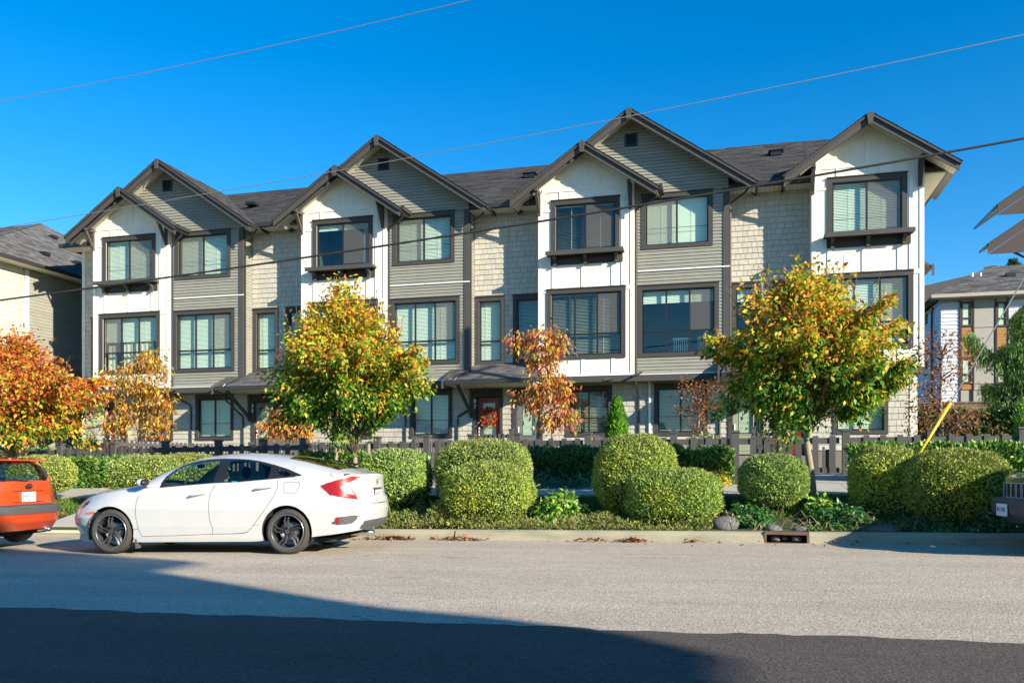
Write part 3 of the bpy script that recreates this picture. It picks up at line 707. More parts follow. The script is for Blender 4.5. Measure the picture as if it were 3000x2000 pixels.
# left end: eave and canopy
hl=[o for o in bpy.data.objects if o.name.startswith('townhouse') and o.get('label')==cre_lab[0]][0]
MB().prismx([(28.02,10.0),(31.9,12.56),(36.2,10.0),(36.2,9.9),(28.02,9.88)][::-1],-25.9,-24.24).build('main_roof',M_GUT,hl)
box('gutter',M_GUT,hl,-25.95,-24.6,27.92,28.018,9.87,10.02); box('soffit',M_SOFF,hl,-25.9,-24.3,28.02,28.6,9.84,9.876)
MB().prismx([(27.0,3.98),(28.58,4.66),(28.58,4.56),(27.0,3.88)][::-1],-27.3,-23.95).build('canopy',M_TRIM,hl)
roof_field('canopy_shingles',hl,(-27.3,26.98,3.99),(1,0,0),Vector((0,1.58,.68)).normalized(),1.7,lambda v:(0,3.36),cs=.155,base=(.085,.082,.08))
MB().prismx([(26.9,3.70),(26.9,4.0),(28.0,4.48),(28.0,4.2)][::-1],-23.94,-23.88).build('canopy_rake',M_TRIML,hl)
MB().bar((-23.9,YR-.03,2.95),(-23.9,27.1,3.8),.09,.1).build('canopy_bracket',M_TRIM,hl)
# wreath on door 97
wz=empty('wreath',(-8.44,YR-.02,2.85),'wreath of rust red autumn leaves hanging on the red front door','wreath')
def XY(px,y,D):
    """a point of the photograph (3000 px wide) put on the plane Y=D of the street frame"""
    t=(px-1500)/2500; q=CT+t*ST
    return D*(t*CT-ST)/q, EYE+(1371-y)/2500*D/q
# leaves -------------------------------------------------------------
def leaf_mesh(name, B, A, N, L, W, cols, curl=.15):
    """B base points, A unit long axes, N rough normals"""
    n=len(B); S=np.cross(A,N); S/=np.maximum(np.linalg.norm(S,axis=1,keepdims=True),1e-6); N2=np.cross(S,A)
    L=np.broadcast_to(np.asarray(L,dtype=float).reshape(-1,1),(n,1)); W=np.broadcast_to(np.asarray(W,dtype=float).reshape(-1,1),(n,1))
    p0=B; m=B+A*L*.45+N2*L*curl*.6; p1=m+S*W/2; p3=m-S*W/2; p2=B+A*L-N2*L*curl*.3
    V=np.stack([p0,p1,p2,p3],1).reshape(-1,3); F=np.arange(4*n).reshape(-1,4)
    return np_mesh(name,V,F,np.repeat(cols,4,axis=0))
def unit(v): return v/np.maximum(np.linalg.norm(v,axis=1,keepdims=True),1e-6)
def pal(rs, n, cols, w, jit=.25):
    c=np.array(cols)[rs.choice(len(cols),n,p=np.array(w)/sum(w))]
    return c*(1+jit*(rs.rand(n,1)*2-1))
ORA=(.72,.26,.03); YEL=(.80,.54,.04); RUST=(.42,.10,.03); REDL=(.50,.075,.04); GRN=(.09,.26,.02); YGR=(.38,.48,.04); DGRN=(.035,.11,.012); BRN=(.30,.15,.06); PINK=(.62,.20,.12)
def tree(name,label,cat,group,base,fork,cen,rad,ncl,nl,L,W,palf,seed,trunk_r=.05,sprigs=0,droop=.6,clr=.22,nbr=46,power=2.0,bark=None,shell=.55,lift=.0):
    rs=np.random.RandomState(seed); rg=random.Random(seed)
    t=empty(name,(base[0],base[1],base[2]),label,cat,group)
    cen=np.array(cen); rad=np.array(rad)
    u=unit(rs.randn(ncl,3)); r=rs.rand(ncl,1)**(shell)
    lump=1+.20*np.sin(u[:,0:1]*6+seed)*np.cos(u[:,2:3]*7+seed*2)+.09*rs.randn(ncl,1)
    C=cen+u*rad*r*lump
    hz=np.clip((C[:,2:3]-cen[2])/rad[2],0,1); C[:,:2]=cen[:2]+(C[:,:2]-cen[:2])*(1-.58*hz**1.3)
    if lift: C[:,2]+=lift*(1-((C[:,0]-cen[0])/rad[0])**2)
    C=C[C[:,2]>cen[2]-rad[2]*.98]
    arms=[]
    for k in range(16):
        a=rs.rand()*2*math.pi; h0=cen[2]+rad[2]*(rs.rand()*1.3-.75); q=np.sqrt(max(.1,1-((h0-cen[2])/rad[2])**2))
        for m in range(6): f=.7+.11*m; arms.append([cen[0]+rad[0]*q*f*math.cos(a),cen[1]+rad[1]*q*f*math.sin(a),h0+.10*m*rad[2]*.5])
    C=np.vstack([C,np.array(arms)])
    tips=[]
    b=MB(); B0=Vector(base); Fk=Vector(fork)
    b.tube([B0+Vector((0,0,-.1)),B0+Vector((0,0,.08)),B0.lerp(Fk,.4)+Vector((.02,0,0)),B0.lerp(Fk,.8),Fk],[trunk_r*1.8,trunk_r*1.25,trunk_r,trunk_r*.92,trunk_r*.85],10)
    top=Vector(cen)+Vector((0,0,rad[2]*.75))
    b.tube([Fk,Fk.lerp(top,.35)+Vector((rg.uniform(-.1,.1),0,0)),Fk.lerp(top,.7)+Vector((rg.uniform(-.15,.15),0,0)),top],[trunk_r*.85,trunk_r*.6,trunk_r*.35,trunk_r*.12],8)
    b.build('trunk',bark or M_BARK,t,smooth=True)
    b=MB()
    for k in rs.permutation(len(C))[:nbr]:
        e=Vector(C[k]); f=rg.uniform(0,.55); s=Fk.lerp(top,f*max(0,min(1,(e.z-Fk.z)/max(.1,top.z-Fk.z)))) 
        mid=s.lerp(e,.5)+Vector((rg.uniform(-.1,.1),rg.uniform(-.1,.1),rg.uniform(-.02,.15)))
        b.tube([s,mid,e],[trunk_r*.35,trunk_r*.22,trunk_r*.08],5,False)
    for k in range(sprigs):
        x=cen[0]+rad[0]*rg.uniform(-.8,.8); s=Vector((x,cen[1]+rg.uniform(-.3,.3),cen[2]+rad[2]*math.sqrt(max(0,1-((x-cen[0])/rad[0])**2))*.8))
        e=s+Vector((rg.uniform(-.28,.12)+(x-cen[0])*.15,0,rg.uniform(.35,.85)*min(1,rad[2])))
        b.tube([s,s.lerp(e,.5)+Vector((.03,0,0)),e],[.008,.006,.003],4,False); tips+=[(s,e)]
    b.build('branches',bark or M_TWIG,t)
    # leaves
    n=len(C)*nl; ci=np.repeat(np.arange(len(C)),nl)
    dirn=unit(C-cen+rs.randn(len(C),3)*rad*.3); tt=rs.rand(n,1)*1.0-.5
    small=(ci>=len(C)-96)[:,None]; P=C[ci]+dirn[ci]*tt*clr*np.where(small,1.0,2.2)+rs.randn(n,3)*clr*np.where(small,.25,.45)
    if tips:
        Q=[]
        for s,e in tips:
            for q in range(rg.randint(3,9)): 
                f=rg.uniform(.0,1.05)**1.0; Q.append(list(s.lerp(e,f)+Vector((rg.gauss(0,.02),rg.gauss(0,.02),0))))
        P=np.vstack([P,np.array(Q)])
    n=len(P)
    A=unit(unit(P-cen)*.55+rs.randn(n,3)*.55+np.array([0,0,-droop])); N=unit(rs.randn(n,3)+np.array([.5,-.6,.7]))
    hr=(P[:,2]-(cen[2]-rad[2]))/(2*rad[2])
    cols=palf(rs,n,hr,P)
    Ls=L*(.6+.8*rs.rand(n)); Ws=Ls*(W/L)
    link('crown',leaf_mesh('leaves',P,A,N,Ls,Ws,cols),t,M_LEAF)
    return t
def blend(rs,n,h,lo,hi,mid=.45,s=.12):
    k=(h+rs.randn(n)*s>mid)[:,None]; return np.where(k,hi,lo)
def pal_street(rs,n,h,P):
    hi=pal(rs,n,[ORA,YEL,RUST,YGR,BRN,GRN],[1.9,4.2,.7,4.2,.9,1.0]); lo=pal(rs,n,[GRN,YGR,DGRN,YEL,ORA],[4,2.2,3,.45,.2])
    return blend(rs,n,h,lo,hi,.50,.14)
def pal_left(rs,n,h,P):
    hi=pal(rs,n,[ORA,YEL,RUST,REDL,YGR,PINK],[4,1.8,2.4,1.4,.9,1.2]); lo=pal(rs,n,[GRN,YGR,YEL,ORA,DGRN],[2.6,3,1.6,1.3,1.5])
    return blend(rs,n,h,lo,hi,.42,.22)
XS_=lambda px,D: XY(px,1371,D)[0]
def crown(px0,px1,py0,py1,D,depth=None):
    x0,z1=XY(px0,py0,D); x1,z0=XY(px1,py1,D); return ((x0+x1)/2,D,(z0+z1)/2),((x1-x0)/2,depth or (x1-x0)/2,(z1-z0)/2)
# street trees
c,r=crown(2110,2640,835,1300,15.3,1.4); bx=XS_(2380,15.3)
T6=tree('street_tree','round yellow and green street tree with a bare pale trunk beside the clipped shrubs','tree','street trees turning yellow',(bx,15.2,gz(bx,15.2)),(XY(2362,1275,15.2)[0],15.2,XY(2362,1275,15.2)[1]),tuple(c),tuple(q*.90 for q in r),400,78,.095,.048,pal_street,3,.058,34,nbr=70,lift=.25)
b=MB()
for k,(dx,dz) in enumerate([(-.28,.02),(.1,.1)]):pass
c,r=crown(800,1225,895,1325,16.2,1.3); bx=XS_(1045,16.2)
T3=tree('street_tree','tall yellow and green street tree tied to stakes behind the white sedan','tree','street trees turning yellow',(bx,16.2,gz(bx,15.4)),(XY(1040,1340,16.2)[0],16.2,XY(1040,1340,16.2)[1]),tuple(c),tuple(q*.90 for q in r),390,78,.095,.048,pal_street,5,.05,26,nbr=60,lift=.35)
for px,n_ in ((985,0),(1080,1)):
    x,z=XY(px,1300,16.3)
    st=empty('tree_stake',(x,16.3,.6),['dark stake left of the staked street tree trunk','sunlit round stake right of the staked street tree trunk'][n_],'stake')
    MB().tube([(x,16.3,.5),(x,16.3,z)],.035,10).build('stake',M_BARK,st); MB().tube([(x,16.25,z-.35),(XS_(1045,16.2),16.12,z-.42)],.02,6).build('tie',M_BLK,st)
c,r=crown(-200,232,1035,1345,16.2,1.5); bx=XS_(40,16.2)
tree('street_tree','orange and red street tree at the left edge behind the orange hatchback','tree','street trees turning yellow',(bx,16.2,gz(bx,15.4)),(bx,16.2,1.25),tuple(c),tuple(q*.93 for q in r),340,76,.10,.055,pal_left,8,.055,10,nbr=50,lift=.3,shell=.45)
# yard trees
def pal_weep(rs,n,h,P): return pal(rs,n,[(.55,.30,.05),YEL,ORA,(.35,.28,.05),PINK,BRN],[3,2.6,1.6,2.2,.6,1.2])
def pal_red(rs,n,h,P): return pal(rs,n,[(.62,.25,.06),(.42,.13,.04),(.55,.16,.05),YEL,(.62,.30,.16),YGR],[2.6,2.0,2.0,1.3,1.0,.9])
def pal_brown(rs,n,h,P): return pal(rs,n,[BRN,(.22,.09,.04),(.40,.20,.09),RUST],[3,2.4,2,.8])
def lumps(name,label,blobs,D,trunk,nl,L,W,palf,seed,ncl=60,droop=.9,tr=.03,clr=.13,group=None,D2=None):
    """small yard tree whose crown is a few separate leafy masses, each given as (px,py,rpx,rpy)"""
    rs=np.random.RandomState(seed); rg=random.Random(seed); bx=XS_(trunk,D); gzv=gz(bx,D)
    t=empty(name,(bx,D,gzv),label,'tree',group)
    top=max(XY(p[0],p[1],D)[1] for p in blobs); b=MB(); b.tube([(bx,D,gzv-.05),(bx+.02,D,gzv+.6),(bx-.03,D,(gzv+top)/2),(bx,D,top)],[tr*1.2,tr,tr*.8,tr*.2],8).build('trunk',M_BARK,t,smooth=True)
    b=MB(); Ps=[]; As=[]
    for px,py,rx,ry in blobs:
        cx,cz=XY(px,py,D); q=D/(CT+(px-1500)/2500*ST)/2500; rx*=q*1.03; ry*=q
        m=max(3,int(ncl*rx*ry*2.3)); u=unit(rs.randn(m,3))*rs.rand(m,1)**.5; C=np.array([cx,D,cz])+u*np.array([rx,rx*.8,ry])
        for c_ in C[:max(3,m//3)]: 
            s=(bx,D,max(gzv+.5,min(c_[2]-.15,top-.2))); b.tube([s,((s[0]+c_[0])/2,c_[1],(s[2]+c_[2])/2+.12),tuple(c_)],[tr*.4,tr*.25,.004],4,False)
        ci=np.repeat(np.arange(m),nl); P=C[ci]+rs.randn(len(ci),3)*clr*np.array([1,1,.9]); Ps.append(P); As.append(unit(P-C[ci]+rs.randn(len(ci),3)*.04))
    b.build('branches',M_TWIG,t)
    P=np.vstack(Ps); n=len(P); A=unit(np.vstack(As)*.4+rs.randn(n,3)*.35+np.array([0,0,-droop])); N=unit(rs.randn(n,3)+np.array([.5,-.7,.4]))
    Ls=L*(.6+.8*rs.rand(n)); link('crown',leaf_mesh('leaves',P,A,N,Ls,Ls*W/L,palf(rs,n,P[:,2]*0,P)),t,M_LEAF)
    return t
lumps('dogwood_tree','small weeping yellow orange tree in the far left yard, before the cream bay',[(440,1050,38,28),(475,1095,22,40),(400,1075,45,28),(345,1110,40,30),(405,1130,60,35),(450,1170,55,50),(380,1215,70,45),(450,1250,45,45),(330,1250,30,28),(480,1200,25,45)],22,405,15,.135,.05,pal_weep,21,ncl=55)
lumps('dogwood_tree','low orange pink dogwood left of the tall staked street tree, before door 99',[(850,1195,45,22),(880,1230,50,30),(810,1240,45,40),(800,1275,30,25),(890,1270,30,25),(840,1270,30,20)],22,850,19,.12,.045,lambda rs,n,h,P: pal(rs,n,[ORA,PINK,YEL,REDL,YGR],[3,2,2.4,1.2,1]),22)
lumps('dogwood_tree','small weeping red orange tree in the yard before the cream bay of number 96',[(1590,970,35,18),(1560,1005,60,30),(1510,1010,25,28),(1600,1050,50,50),(1635,990,20,30),(1600,1120,55,45),(1640,1160,35,60),(1580,1180,45,30),(1520,1165,25,20),(1650,1215,38,28),(1610,1235,35,30),(1680,1225,18,22),(1620,1010,50,30)],22,1617,15,.14,.05,pal_red,23,ncl=50)
lumps('dogwood_tree','small brown leaved tree before the ground floor window beside the white pipe',[(2000,1130,30,20),(2040,1150,35,25),(2100,1130,30,20),(2030,1190,30,35),(2080,1180,30,30),(2000,1200,25,15),(2045,1235,30,35),(2060,1270,20,15)],22,2050,22,.07,.03,pal_brown,24,ncl=60,droop=.2,clr=.1)
lumps('dogwood_tree','tall sparse tree with dry brown leaves past the right end of the row',[(2740,1010,60,25),(2790,1030,50,30),(2700,1040,30,30),(2730,1075,50,25),(2800,1090,50,30),(2740,1130,45,30),(2710,1180,50,40),(2770,1190,35,30),(2720,1240,60,30),(2800,1230,60,25),(2860,1250,50,25),(2840,1220,40,20),(2800,1270,40,20)],23,2760,11,.09,.04,pal_brown,25,ncl=60,droop=.3,clr=.15,tr=.045)
# clipped shrubs ------------------------------------------------------
BU1=[(.32,.46,.09),(.23,.37,.06),(.44,.52,.17),(.56,.58,.08),(.11,.20,.04)]
def shrub(label,px0,px1,py0,py1,D,seed,n=15000,p=2.7,warm=.0,depth=None,group='round clipped shrubs in the planting strip',L=.046,skirt=True):
    n=int(n*1.5); rs=np.random.RandomState(seed); c,r=crown(px0,px1,py0,py1,D); ry=depth or min(r[0],.75); r=np.array([r[0],ry,r[2]]); c=np.array([c[0],D,c[2]])
    t=empty('clipped_shrub',(c[0],D,gz(c[0],D)),label,'shrub',group)
    u=unit(rs.randn(n,3)); k=(np.abs(u)**p).sum(1,keepdims=True)**(-1/p)
    tint=np.array([1,1,1])*rs.uniform(.80,1.12)*np.array([rs.uniform(.92,1.15),1,rs.uniform(.8,1.15)]); bumpy=1+.028*np.sin(u[:,0:1]*7+seed)*np.sin(u[:,2:3]*8+seed*1.7)+.018*np.sin(u[:,1:2]*17+u[:,0:1]*13)
    sh=1-.16*rs.rand(n,1)**2.2; P=c+u*k*r*bumpy*sh
    low=(u[:,2]<-.45); keep=~(low&(rs.rand(n)<.45)); P=P[keep]; u=u[keep]; n=len(P)
    A=unit(u*.55+rs.randn(n,3)*.6+np.array([0,0,.35])); N=unit(u+rs.randn(n,3)*.7)
    cols=pal(rs,n,BU1,[4,2.6,2.6,.8+warm,1.3],.3)
    patch=np.sin(P[:,0]*5+seed)+np.sin(P[:,2]*7+seed*2)+rs.randn(n)*.7
    yel=(patch-(P[:,2]-c[2])/r[2]*1.2>1.5)[:,None]; cols=np.where(yel,cols*np.array([1.35,1.08,.65]),cols)
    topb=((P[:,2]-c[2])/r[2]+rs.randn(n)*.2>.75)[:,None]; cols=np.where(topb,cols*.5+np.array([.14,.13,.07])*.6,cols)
    cols=cols*tint; Ls=L*(.6+.8*rs.rand(n)); link('foliage',leaf_mesh('leaves',P,A,N,Ls,Ls*.34,cols,.08),t,M_BLEAF)
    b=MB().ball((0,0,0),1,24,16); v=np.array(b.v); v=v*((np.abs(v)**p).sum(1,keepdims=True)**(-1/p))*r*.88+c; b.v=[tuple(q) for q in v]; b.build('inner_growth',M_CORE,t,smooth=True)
    b=MB(); g=gz(c[0],D)
    for q in range(14): a=rs.rand(2)*2-1; b.tube([(c[0]+a[0]*r[0]*.25,D+a[1]*.2,g-.03),(c[0]+a[0]*r[0]*.7,D+a[1]*.45,c[2]-r[2]*.4)],.012,5,False)
    b.build('stems',M_TWIG,t)
    return t
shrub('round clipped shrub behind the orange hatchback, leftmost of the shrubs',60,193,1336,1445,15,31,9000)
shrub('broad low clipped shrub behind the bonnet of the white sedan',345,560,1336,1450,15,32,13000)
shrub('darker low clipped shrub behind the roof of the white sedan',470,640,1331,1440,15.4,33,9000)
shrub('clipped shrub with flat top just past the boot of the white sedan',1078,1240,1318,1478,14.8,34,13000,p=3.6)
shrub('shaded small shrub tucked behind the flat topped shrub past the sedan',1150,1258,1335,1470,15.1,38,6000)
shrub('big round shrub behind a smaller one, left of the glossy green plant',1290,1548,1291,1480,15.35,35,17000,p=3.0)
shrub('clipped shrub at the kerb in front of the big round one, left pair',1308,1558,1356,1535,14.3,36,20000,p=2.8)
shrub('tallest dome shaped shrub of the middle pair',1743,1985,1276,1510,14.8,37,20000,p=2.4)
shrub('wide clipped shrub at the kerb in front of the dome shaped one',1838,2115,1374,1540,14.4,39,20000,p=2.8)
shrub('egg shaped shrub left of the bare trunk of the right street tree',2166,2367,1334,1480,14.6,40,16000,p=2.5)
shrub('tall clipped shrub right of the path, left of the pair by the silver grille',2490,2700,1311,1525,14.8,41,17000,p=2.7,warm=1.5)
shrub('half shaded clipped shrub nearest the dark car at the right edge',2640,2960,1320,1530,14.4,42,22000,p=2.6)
# laurel hedges -------------------------------------------------------
def hedge(label,x0,x1,y0,y1,z1,seed,n,L=.10,cols=None,w=None,gdx=0):
    rs=np.random.RandomState(seed); g=gz((x0+x1)/2,y0)
    t=empty('laurel_hedge',((x0+x1)/2,(y0+y1)/2,g),label,'hedge','glossy laurel hedges before the fence')
    f=rs.rand(n)<.62; P=np.empty((n,3)); P[:,0]=x0+(x1-x0)*rs.rand(n); P[:,2]=np.where(f,g+(z1-g)*rs.rand(n)**.8,z1); P[:,1]=np.where(f,y0,y0+(y1-y0)*rs.rand(n))
    P+=rs.randn(n,3)*np.array([.03,.045,.035]); P[:,2]+=.03*np.sin(P[:,0]*6+seed)
    N0=np.where(f[:,None],[[0,-1,.1]],[[0,-.1,1]]); A=unit(N0*.5+rs.randn(n,3)*.5+np.array([0,0,.6])); N=unit(N0+rs.randn(n,3)*.5)
    cc=pal(rs,n,cols or [(.10,.23,.035),(.17,.32,.045),(.05,.13,.025),(.32,.44,.08)],w or [3,2.4,2.4,.9])
    Ls=L*(.6+.7*rs.rand(n)); link('foliage',leaf_mesh('leaves',P,A,N,Ls,Ls*.42,cc,.12),t,M_GLEAF)
    box('inner_growth',M_CORE,t,x0+.05,x1-.05,y0+.08,y1-.02,g-.05,z1-.07)
X_=lambda px,y,D: XY(px,y,D)
hedge('bright laurel hedge between the two left clipped shrubs',XS_(120,17.5),XS_(420,17.5),17.45,18.2,XY(260,1352,17.45)[1],51,7000)
hedge('laurel hedge behind the rear window of the white sedan',XS_(880,17.5),XS_(1235,17.5),17.45,18.2,XY(1000,1338,17.45)[1],52,6500)
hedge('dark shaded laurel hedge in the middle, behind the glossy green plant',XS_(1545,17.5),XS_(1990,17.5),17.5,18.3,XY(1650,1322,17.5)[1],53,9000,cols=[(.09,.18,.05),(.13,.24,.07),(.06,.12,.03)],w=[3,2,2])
hedge('laurel hedge beside the low yellow shrub near the gate',XS_(1990,17.5),XS_(2145,17.5),17.5,18.3,XY(2060,1330,17.5)[1],54,4500)
hedge('long laurel hedge behind the two right hand clipped shrubs',XS_(2490,17.8),XS_(3080,17.8),17.8,18.6,XY(2800,1312,17.8)[1],55,12000)
# leafy plants and ground cover ---------------------------------------
def plant(label,px0,px1,py0,py1,D,seed,n,L,cols,w,name='leafy_plant',droop=.7,m=M_GLEAF,Wf=.42,cat='plant',group=None,dep=.4,stems=True):
    rs=np.random.RandomState(seed); c,r=crown(px0,px1,py0,py1,D); c=np.array(c); r=np.array([r[0],dep,r[2]])
    g=gz(c[0],D); t=empty(name,(c[0],D,g),label,cat,group)
    u=unit(rs.randn(n,3)); u[:,2]=np.where(u[:,2]<-.2,-u[:,2]*.6,u[:,2]); rr=rs.rand(n,1)**.4
    lump=1+.2*np.sin(u[:,0:1]*6+seed)*np.cos(u[:,2:3]*5)
    base=np.array([c[0],D,c[2]-r[2]]); P=base+u*rr*lump*np.array([r[0],r[1],2*r[2]])
    P[:,2]=np.maximum(P[:,2],g+.01)
    A=unit(u*.6+rs.randn(n,3)*.45+np.array([0,0,-droop])); N=unit(rs.randn(n,3)*.5+np.array([.3,-.6,.8]))
    Ls=L*(.55+.8*rs.rand(n)); link('foliage',leaf_mesh('leaves',P,A,N,Ls,Ls*Wf,pal(rs,n,cols,w),.15),t,m)
    b=MB()
    for q in range(16): e=P[rs.randint(n)]; b.tube([(c[0]+rs.randn()*.1,D,g-.02),tuple((e+np.array([c[0],D,g]))/2+np.array([0,0,.05])),tuple(e)],[.008,.006,.003],4,False)
    b.build('stems',M_TWIG,t)
    return t
GL=[(.10,.26,.02),(.20,.36,.03),(.04,.13,.015),(.36,.42,.05)]
plant('bright green drooping plant between the shrub pairs at the kerb',1560,1725,1425,1545,14.3,61,2600,.10,GL,[3,3,1.6,1.2])
plant('small bright green plant behind the kerb left of the paired shrubs',1255,1330,1462,1520,14.5,62,700,.09,GL,[3,3,1.6,.6])
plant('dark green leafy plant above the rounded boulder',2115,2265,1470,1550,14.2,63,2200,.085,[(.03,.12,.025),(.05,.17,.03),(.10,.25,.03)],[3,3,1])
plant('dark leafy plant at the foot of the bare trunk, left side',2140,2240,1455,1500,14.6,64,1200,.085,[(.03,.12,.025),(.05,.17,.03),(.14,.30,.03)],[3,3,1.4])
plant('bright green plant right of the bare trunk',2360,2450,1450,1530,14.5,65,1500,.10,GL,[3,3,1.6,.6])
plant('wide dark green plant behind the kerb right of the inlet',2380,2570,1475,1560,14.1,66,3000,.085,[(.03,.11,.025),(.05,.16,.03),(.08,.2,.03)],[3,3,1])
plant('low green plant under the shrub nearest the dark car',2720,2790,1530,1560,13.9,67,500,.06,GL,[3,2,1,.3])
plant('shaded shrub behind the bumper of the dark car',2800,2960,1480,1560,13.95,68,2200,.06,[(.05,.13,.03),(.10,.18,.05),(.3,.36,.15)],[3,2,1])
plant('long leaved grey green plant below the dark hedge, left',1555,1640,1380,1440,16.9,69,700,.20,[(.07,.15,.06),(.11,.20,.09)],[1,1],Wf=.14,droop=.9)
plant('long leaved grey green plant below the dark hedge, right',1640,1730,1388,1440,16.9,70,700,.20,[(.07,.15,.06),(.11,.20,.09)],[1,1],Wf=.14,droop=.9)
plant('low yellow shrub before the laurel hedge near the gate',2075,2140,1375,1425,17.1,71,900,.07,[(.62,.50,.03),(.45,.42,.04),(.5,.3,.05)],[3,2,1])
plant('fine leaved green shrub in the yard below the brown leaved tree',2010,2130,1272,1310,21.5,72,1500,.09,[(.10,.16,.05),(.2,.26,.1)],[1,1])
plant('fine leaved green shrub in the yard beside the white pipe',1880,2000,1285,1318,21.5,76,900,.09,[(.10,.16,.05),(.2,.26,.1)],[1,1])
plant('small yellow green conifer left of the far left red door',252,280,1255,1320,22.5,73,1200,.06,[(.35,.42,.05),(.2,.3,.04)],[1,1],name='small_conifer',droop=-.6,m=M_BLEAF,cat='shrub',dep=.3)
plant('low red shrub before the far left red door',280,310,1290,1325,22.5,74,500,.06,[REDL,RUST],[1,1],name='red_shrub')
# thuja cone
def cone_tree(label,px,pw,py0,py1,D,seed,n,cols,w,L=.09,name='thuja'):
    rs=np.random.RandomState(seed); x,z1=XY(px,py0,D); _,z0=XY(px,py1,D); q=D/(CT+(px-1500)/2500*ST)/2500; r0=pw/2*q
    t=empty(name,(x,D,gz(x,D)),label,'tree'); hh=rs.rand(n)**.8; rr=r0*np.clip(1.15*(1-hh)**.62,0,1)*(1-.25*rs.rand(n)**2)*(1+.08*np.sin(hh*26)); a=rs.rand(n)*2*math.pi
    P=np.stack([x+rr*np.cos(a),D+rr*np.sin(a),z0+(z1-z0)*hh],1); u=np.stack([np.cos(a),np.sin(a),a*0],1)
    A=unit(u*.4+rs.randn(n,3)*.3+np.array([0,0,1])); Ls=L*(.6+.8*rs.rand(n)); link('foliage',leaf_mesh('l',P,A,unit(u+rs.randn(n,3)*.6),Ls,Ls*.3,pal(rs,n,cols,w)),t,M_BLEAF)
    MB().tube([(x,D,gz(x,D)-.05),(x,D,z0+(z1-z0)*.5),(x,D,z1-.1)],[r0*.7,r0*.6,.02],10).build('inner_growth',M_CORE,t)
cone_tree('bright green cone shaped thuja beside the lower window of number 96',1808,62,1168,1290,22,81,5000,[(.12,.32,.02),(.2,.42,.03),(.05,.18,.02)],[3,2,1.5])
# grass and low cover
def blades(name,x0,x1,y0,y1,n,h,cols,w,seed,label=None,m=M_BLEAF,Wf=.18,patch=0):
    rs=np.random.RandomState(seed); X=x0+(x1-x0)*rs.rand(n); Y=y0+(y1-y0)*rs.rand(n)
    Z=np.array([gz(a,b) for a,b in zip(X,Y)]); P=np.stack([X,Y,Z],1); A=unit(rs.randn(n,3)*.45+np.array([0,0,1])); 
    Ls=h*(.5+rs.rand(n)); 
    if patch: Ls*=np.clip(.65+.6*np.sin(X*2.3+seed)*np.sin(Y*5+X*1.1),.25,1.4)
    o=link(name,leaf_mesh(name,P,A,unit(rs.randn(n,3)),Ls,Ls*Wf,pal(rs,n,cols,w),.1),None,m,'stuff')
    tag(o,label,'plants'); return o
blades('grass',-17,6,14.35,15.47,26000,.06,[(.10,.22,.025),(.16,.28,.03),(.25,.27,.06)],[3,2,1],91,'short green grass between the planting strip and the sidewalk')
def cover(name,x0,x1,y0,y1,n,hh,L,cols,w,seed,label,m=M_BLEAF,Wf=.35):
    rs=np.random.RandomState(seed); X=x0+(x1-x0)*rs.rand(n); Y=y0+(y1-y0)*rs.rand(n)
    top=hh*np.clip(.6+.5*np.sin(X*3.1+seed)*np.cos(Y*4+X)+.2*np.sin(X*11),.15,1.3)*np.clip((Y-y0+.06)/.25,.3,1)
    Z=np.array([gz(a,b) for a,b in zip(X,Y)])+top*rs.rand(n)**.5; P=np.stack([X,Y,Z],1); A=unit(rs.randn(n,3)*.7+np.array([0,-.2,.5])); Ls=L*(.5+rs.rand(n))
    o=link(name,leaf_mesh(name,P,A,unit(rs.randn(n,3)+np.array([0,-.3,.6])),Ls,Ls*Wf,pal(rs,n,cols,w),.1),None,m,'stuff'); tag(o,label,'plants')
def stems(label,x0,x1,y0,y1,n,seed):
    rs=np.random.RandomState(seed); b=MB()
    for _ in range(n):
        x=x0+(x1-x0)*rs.rand(); y=y0+(y1-y0)*rs.rand(); z=gz(x,y); a=rs.rand()*6.28; L=.12+.3*rs.rand()
        b.tube([(x,y,z),(x+math.cos(a)*L*.5,y+math.sin(a)*L*.25,z+.08+.14*rs.rand()),(x+math.cos(a)*L,y+math.sin(a)*L*.5,z+.06+.1*rs.rand())],[.006,.004,.002],4,False)
    o=b.build('dry_twigs',M_DRY,None,'stuff'); tag(o,label,'twigs')
M_DRY=mat('dry_twig',(.38,.27,.16),.8,.2,10)
stems('bare dry twigs sticking up from the low cover along the kerb',-5.5,4.6,13.62,14.2,170,131)
JC=[(.20,.26,.05),(.30,.32,.08),(.12,.17,.04),(.34,.26,.12)]
cover('ground_cover',-5.6,-3.75,13.62,14.4,11000,.34,.05,JC,[3,2,2,1.2],92,'low fine leaved ground cover past the boot of the white sedan')
cover('ground_cover',-3.8,-.4,13.6,14.2,9000,.17,.045,JC,[3,2,2,1.2],93,'thin trailing ground cover along the sunlit kerb')
cover('ground_cover',-9.5,-5.6,13.6,14.7,12000,.2,.05,JC,[3,2,2,.6],94,'low ground cover behind the white sedan')
cover('ground_cover',1.0,4.9,13.6,14.6,12000,.16,.05,[(.06,.14,.03),(.12,.2,.05),(.25,.24,.1)],[3,2,1.4],95,'patchy ground cover behind the shaded kerb at the right')
